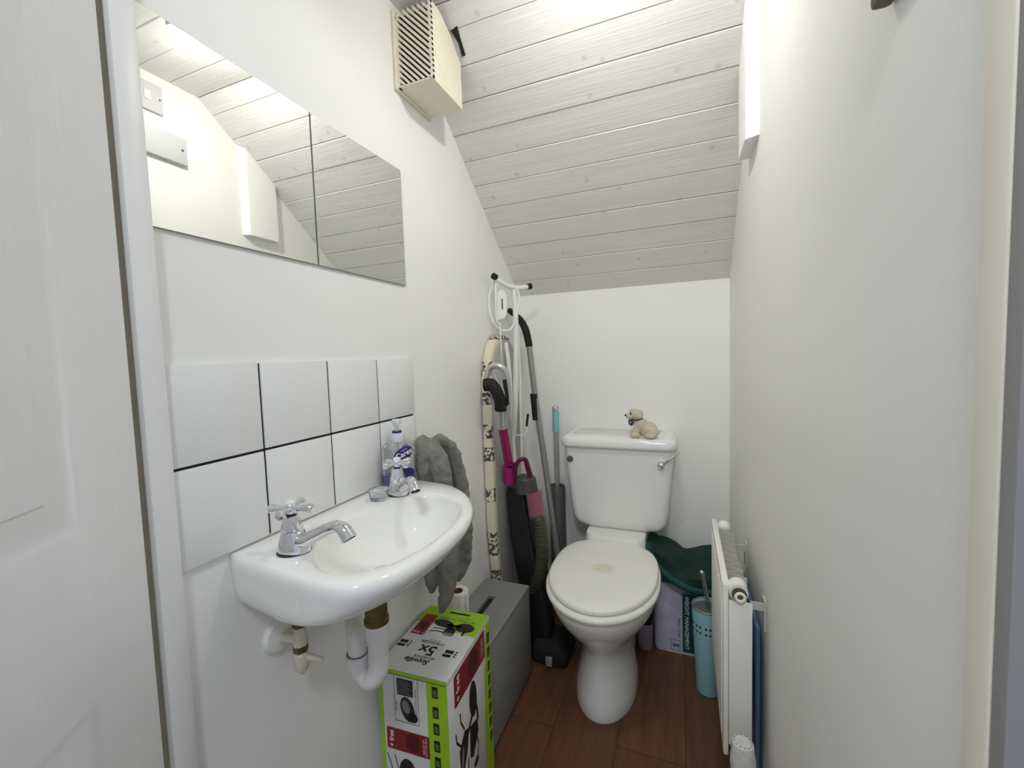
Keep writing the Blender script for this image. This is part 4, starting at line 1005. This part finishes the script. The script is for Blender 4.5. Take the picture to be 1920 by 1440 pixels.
back = [(x + .0012, y + .0004) for x, y in reversed(zz)]
for (xa, ya), (xb, yb_) in zip(pts, pts[1:]):
    prism(bm, [(xa, ya, .275), (xb, yb_, .275), (xb, yb_ + .0012, .275), (xa, ya + .0012, .275)], (0, 0, .352))
obj('convector_fins', bm, M['radfin'], t, 0)
bm = NB(); box(bm, (RX + .0112, RY0 - .001, .275), (RX + .0565, RY0 + .003, .606), .0012); obj('end_plate', bm, M['rad'], t)
bm = NB(); box(bm, (RX + .0112, RY1 - .004, .275), (RX + .050, RY1 - .001, .606), .0012); obj('end_plate', bm, M['rad'], t)
bm = NB(); tube(bm, [(RX + .010, RY1 - .03, .626), (RX + .022, RY1 - .03, .628)], .009, 14); ell(bm, (RX + .030, RY1 - .03, .630), (.018, .018, .018)); obj('corner_cap', bm, M['rad'], t)
bm = NB(); tube(bm, [(RX + .030, RY0 + .030, .627), (RX + .030, RY0 - .004, .627)], [.0185, .0185], 22); tube(bm, [(RX + .008, RY0 + .018, .627), (RX + .03, RY0 + .018, .627)], .0135, 16); obj('corner_cap', bm, M['rad'], t)
bm = NB(); tube(bm, [(RX + .031, RY0 - .0042, .624), (RX + .031, RY0 - .006, .624)], .0150, 20); tube(bm, [(RX + .032, RY0 - .0062, .622), (RX + .032, RY0 - .010, .622)], .0085, 6); obj('bleed_plug', bm, M['badge'], t)
bm = NB(); rg = [(RX + .032 + .0085 * cos(2 * pi * k / 20), RY0 - .012, .622 + .0085 * sin(2 * pi * k / 20)) for k in range(21)]; tube(bm, rg, .0032, 8); obj('bleed_nut', bm, M['rad'], t)
for y in (RY0 + .03, RY1 - .06):
    bm = NB(); box(bm, (RW - .004, y, .53), (RW - .0005, y + .03, .597)); box(bm, (RX + .057, y + .004, .575), (RW - .001, y + .007, .592)); obj('wall_bracket', bm, M['radfin'], t, 0)
# thermostatic valve
vx, vy = .108, .930
bm = NB(); lathe(bm, [(0, .352), (.0155, .352), (.0195, .350), (.0205, .345), (.0215, .33), (.0235, .318), (.0240, .300), (.0225, .290), (.0225, .284), (.0238, .282), (.0240, .245), (.020, .238), (0, .238)], (vx, vy, 0), seg=32); vh = obj('valve_head', bm, M['trv'], t)
bm = NB()
for k in range(12):
    a0 = 2 * pi * k / 12
    rg = [(vx + .0165 * cos(a0 + s * .08), vy + .0165 * sin(a0 + s * .08), .3522) for s in range(4)]
    tube(bm, rg, .0009, 6)
obj('dial_marks', bm, M['midgrey'], vh)
bm = NB(); tube(bm, [(vx, vy, .24), (vx, vy, .0)], .0075, 14); tube(bm, [(vx, vy, .232), (vx, RY0 - .01, .262), (vx - .012, RY0 + .02, .268)], .010, 14, 4); lathe(bm, [(0, .21), (.014, .21), (.014, .236), (0, .236)], (vx, vy, 0), seg=6); obj('valve_pipe', bm, M['trv'], t)

# blue sheet tucked behind radiator
bm = NB(); box(bm, (RW - .0165, 1.06, .002), (RW - .0075, 1.34, .52), .003)
o = obj('plastic_board', bm, M['blue'], smooth=35, origin=(RW - .012, 1.2, 0)); tag(o, 'thin blue plastic board standing behind the radiator', 'board')

# right wall fittings seen in the mirror
t = thing('coat_rail', 'pale grey coat rail board high on the right wall', 'rail', (RW, .74, 1.855))
bm = NB(); box(bm, (RW - .016, .56, 1.812), (RW - .0005, .970, 1.898), .002); obj('rail_board', bm, M['railpaint'], t)
bm = NB()
lathe(bm, [(0, 0), (.004, 0), (.004, -.001), (0, -.001)], (RW - .0162, .955, 1.857), 'X', 10); obj('screw', bm, M['badge'], t)
t = thing('fused_switch', 'square pale switch plate on the right wall above the coat rail', 'switch', (RW, .868, 1.99))
bm = NB(); box(bm, (RW - .010, .825, 1.946), (RW - .0005, .911, 2.032), .002); obj('face_plate', bm, M['railpaint'], t)
bm = NB(); box(bm, (RW - .013, .858, 1.975), (RW - .0102, .876, 2.004), .001); obj('rocker', bm, M['switch'], t)
bm = NB(); lathe(bm, [(0, 0), (.003, 0), (.003, -.001), (0, -.001)], (RW - .0102, .902, 1.989), 'X', 10); obj('screw', bm, M['badge'], t)
# dark bracket at the top right
b0 = atx(1690, 12, RW - .004)
bm = NB(); box(bm, (RW - .016, .428, 1.432), (RW - .0005, .475, 1.56), .004); t = thing('wall_bracket', 'dark brown bracket at the top edge on the right wall', 'bracket', (RW, .45, 1.44)); obj('plate', bm, M['brownwood'], t)
bm = NB(); lathe(bm, [(0, 0), (.005, 0), (.005, -.001), (0, -.001)], (RW - .0162, .452, 1.446), 'X', 12); obj('screw_hole', bm, M['void'], t)

# ================================================================== LIGHT / WORLD / COLOUR
w = bpy.data.worlds.new('hall_light'); SC.world = w; w.use_nodes = True
bg = w.node_tree.nodes['Background']; bg.inputs[0].default_value = (0.74, 0.85, 1.0, 1); bg.inputs[1].default_value = 0.60
hl = bpy.data.lights.new('added_fill_light', 'POINT'); hl.energy = 41; hl.shadow_soft_size = .14; hl.color = (.93, .97, 1)  # unseen fill light, added behind the camera to brighten the room
ho = bpy.data.objects.new('added_fill_light', hl); COL.objects.link(ho); ho.location = (.02, -.60, 2.25)
SC.view_settings.view_transform = 'Standard'; SC.view_settings.look = 'None'; SC.view_settings.exposure = 0.0; SC.view_settings.gamma = 1.0; SC.view_settings.use_curve_mapping = False
SC.cycles.max_bounces = 16; SC.cycles.diffuse_bounces = 10; SC.cycles.glossy_bounces = 6; SC.cycles.transmission_bounces = 8
SC.cycles.use_denoising = True
SC.cycles.sample_clamp_indirect = 6.0
bpy.context.view_layer.update()
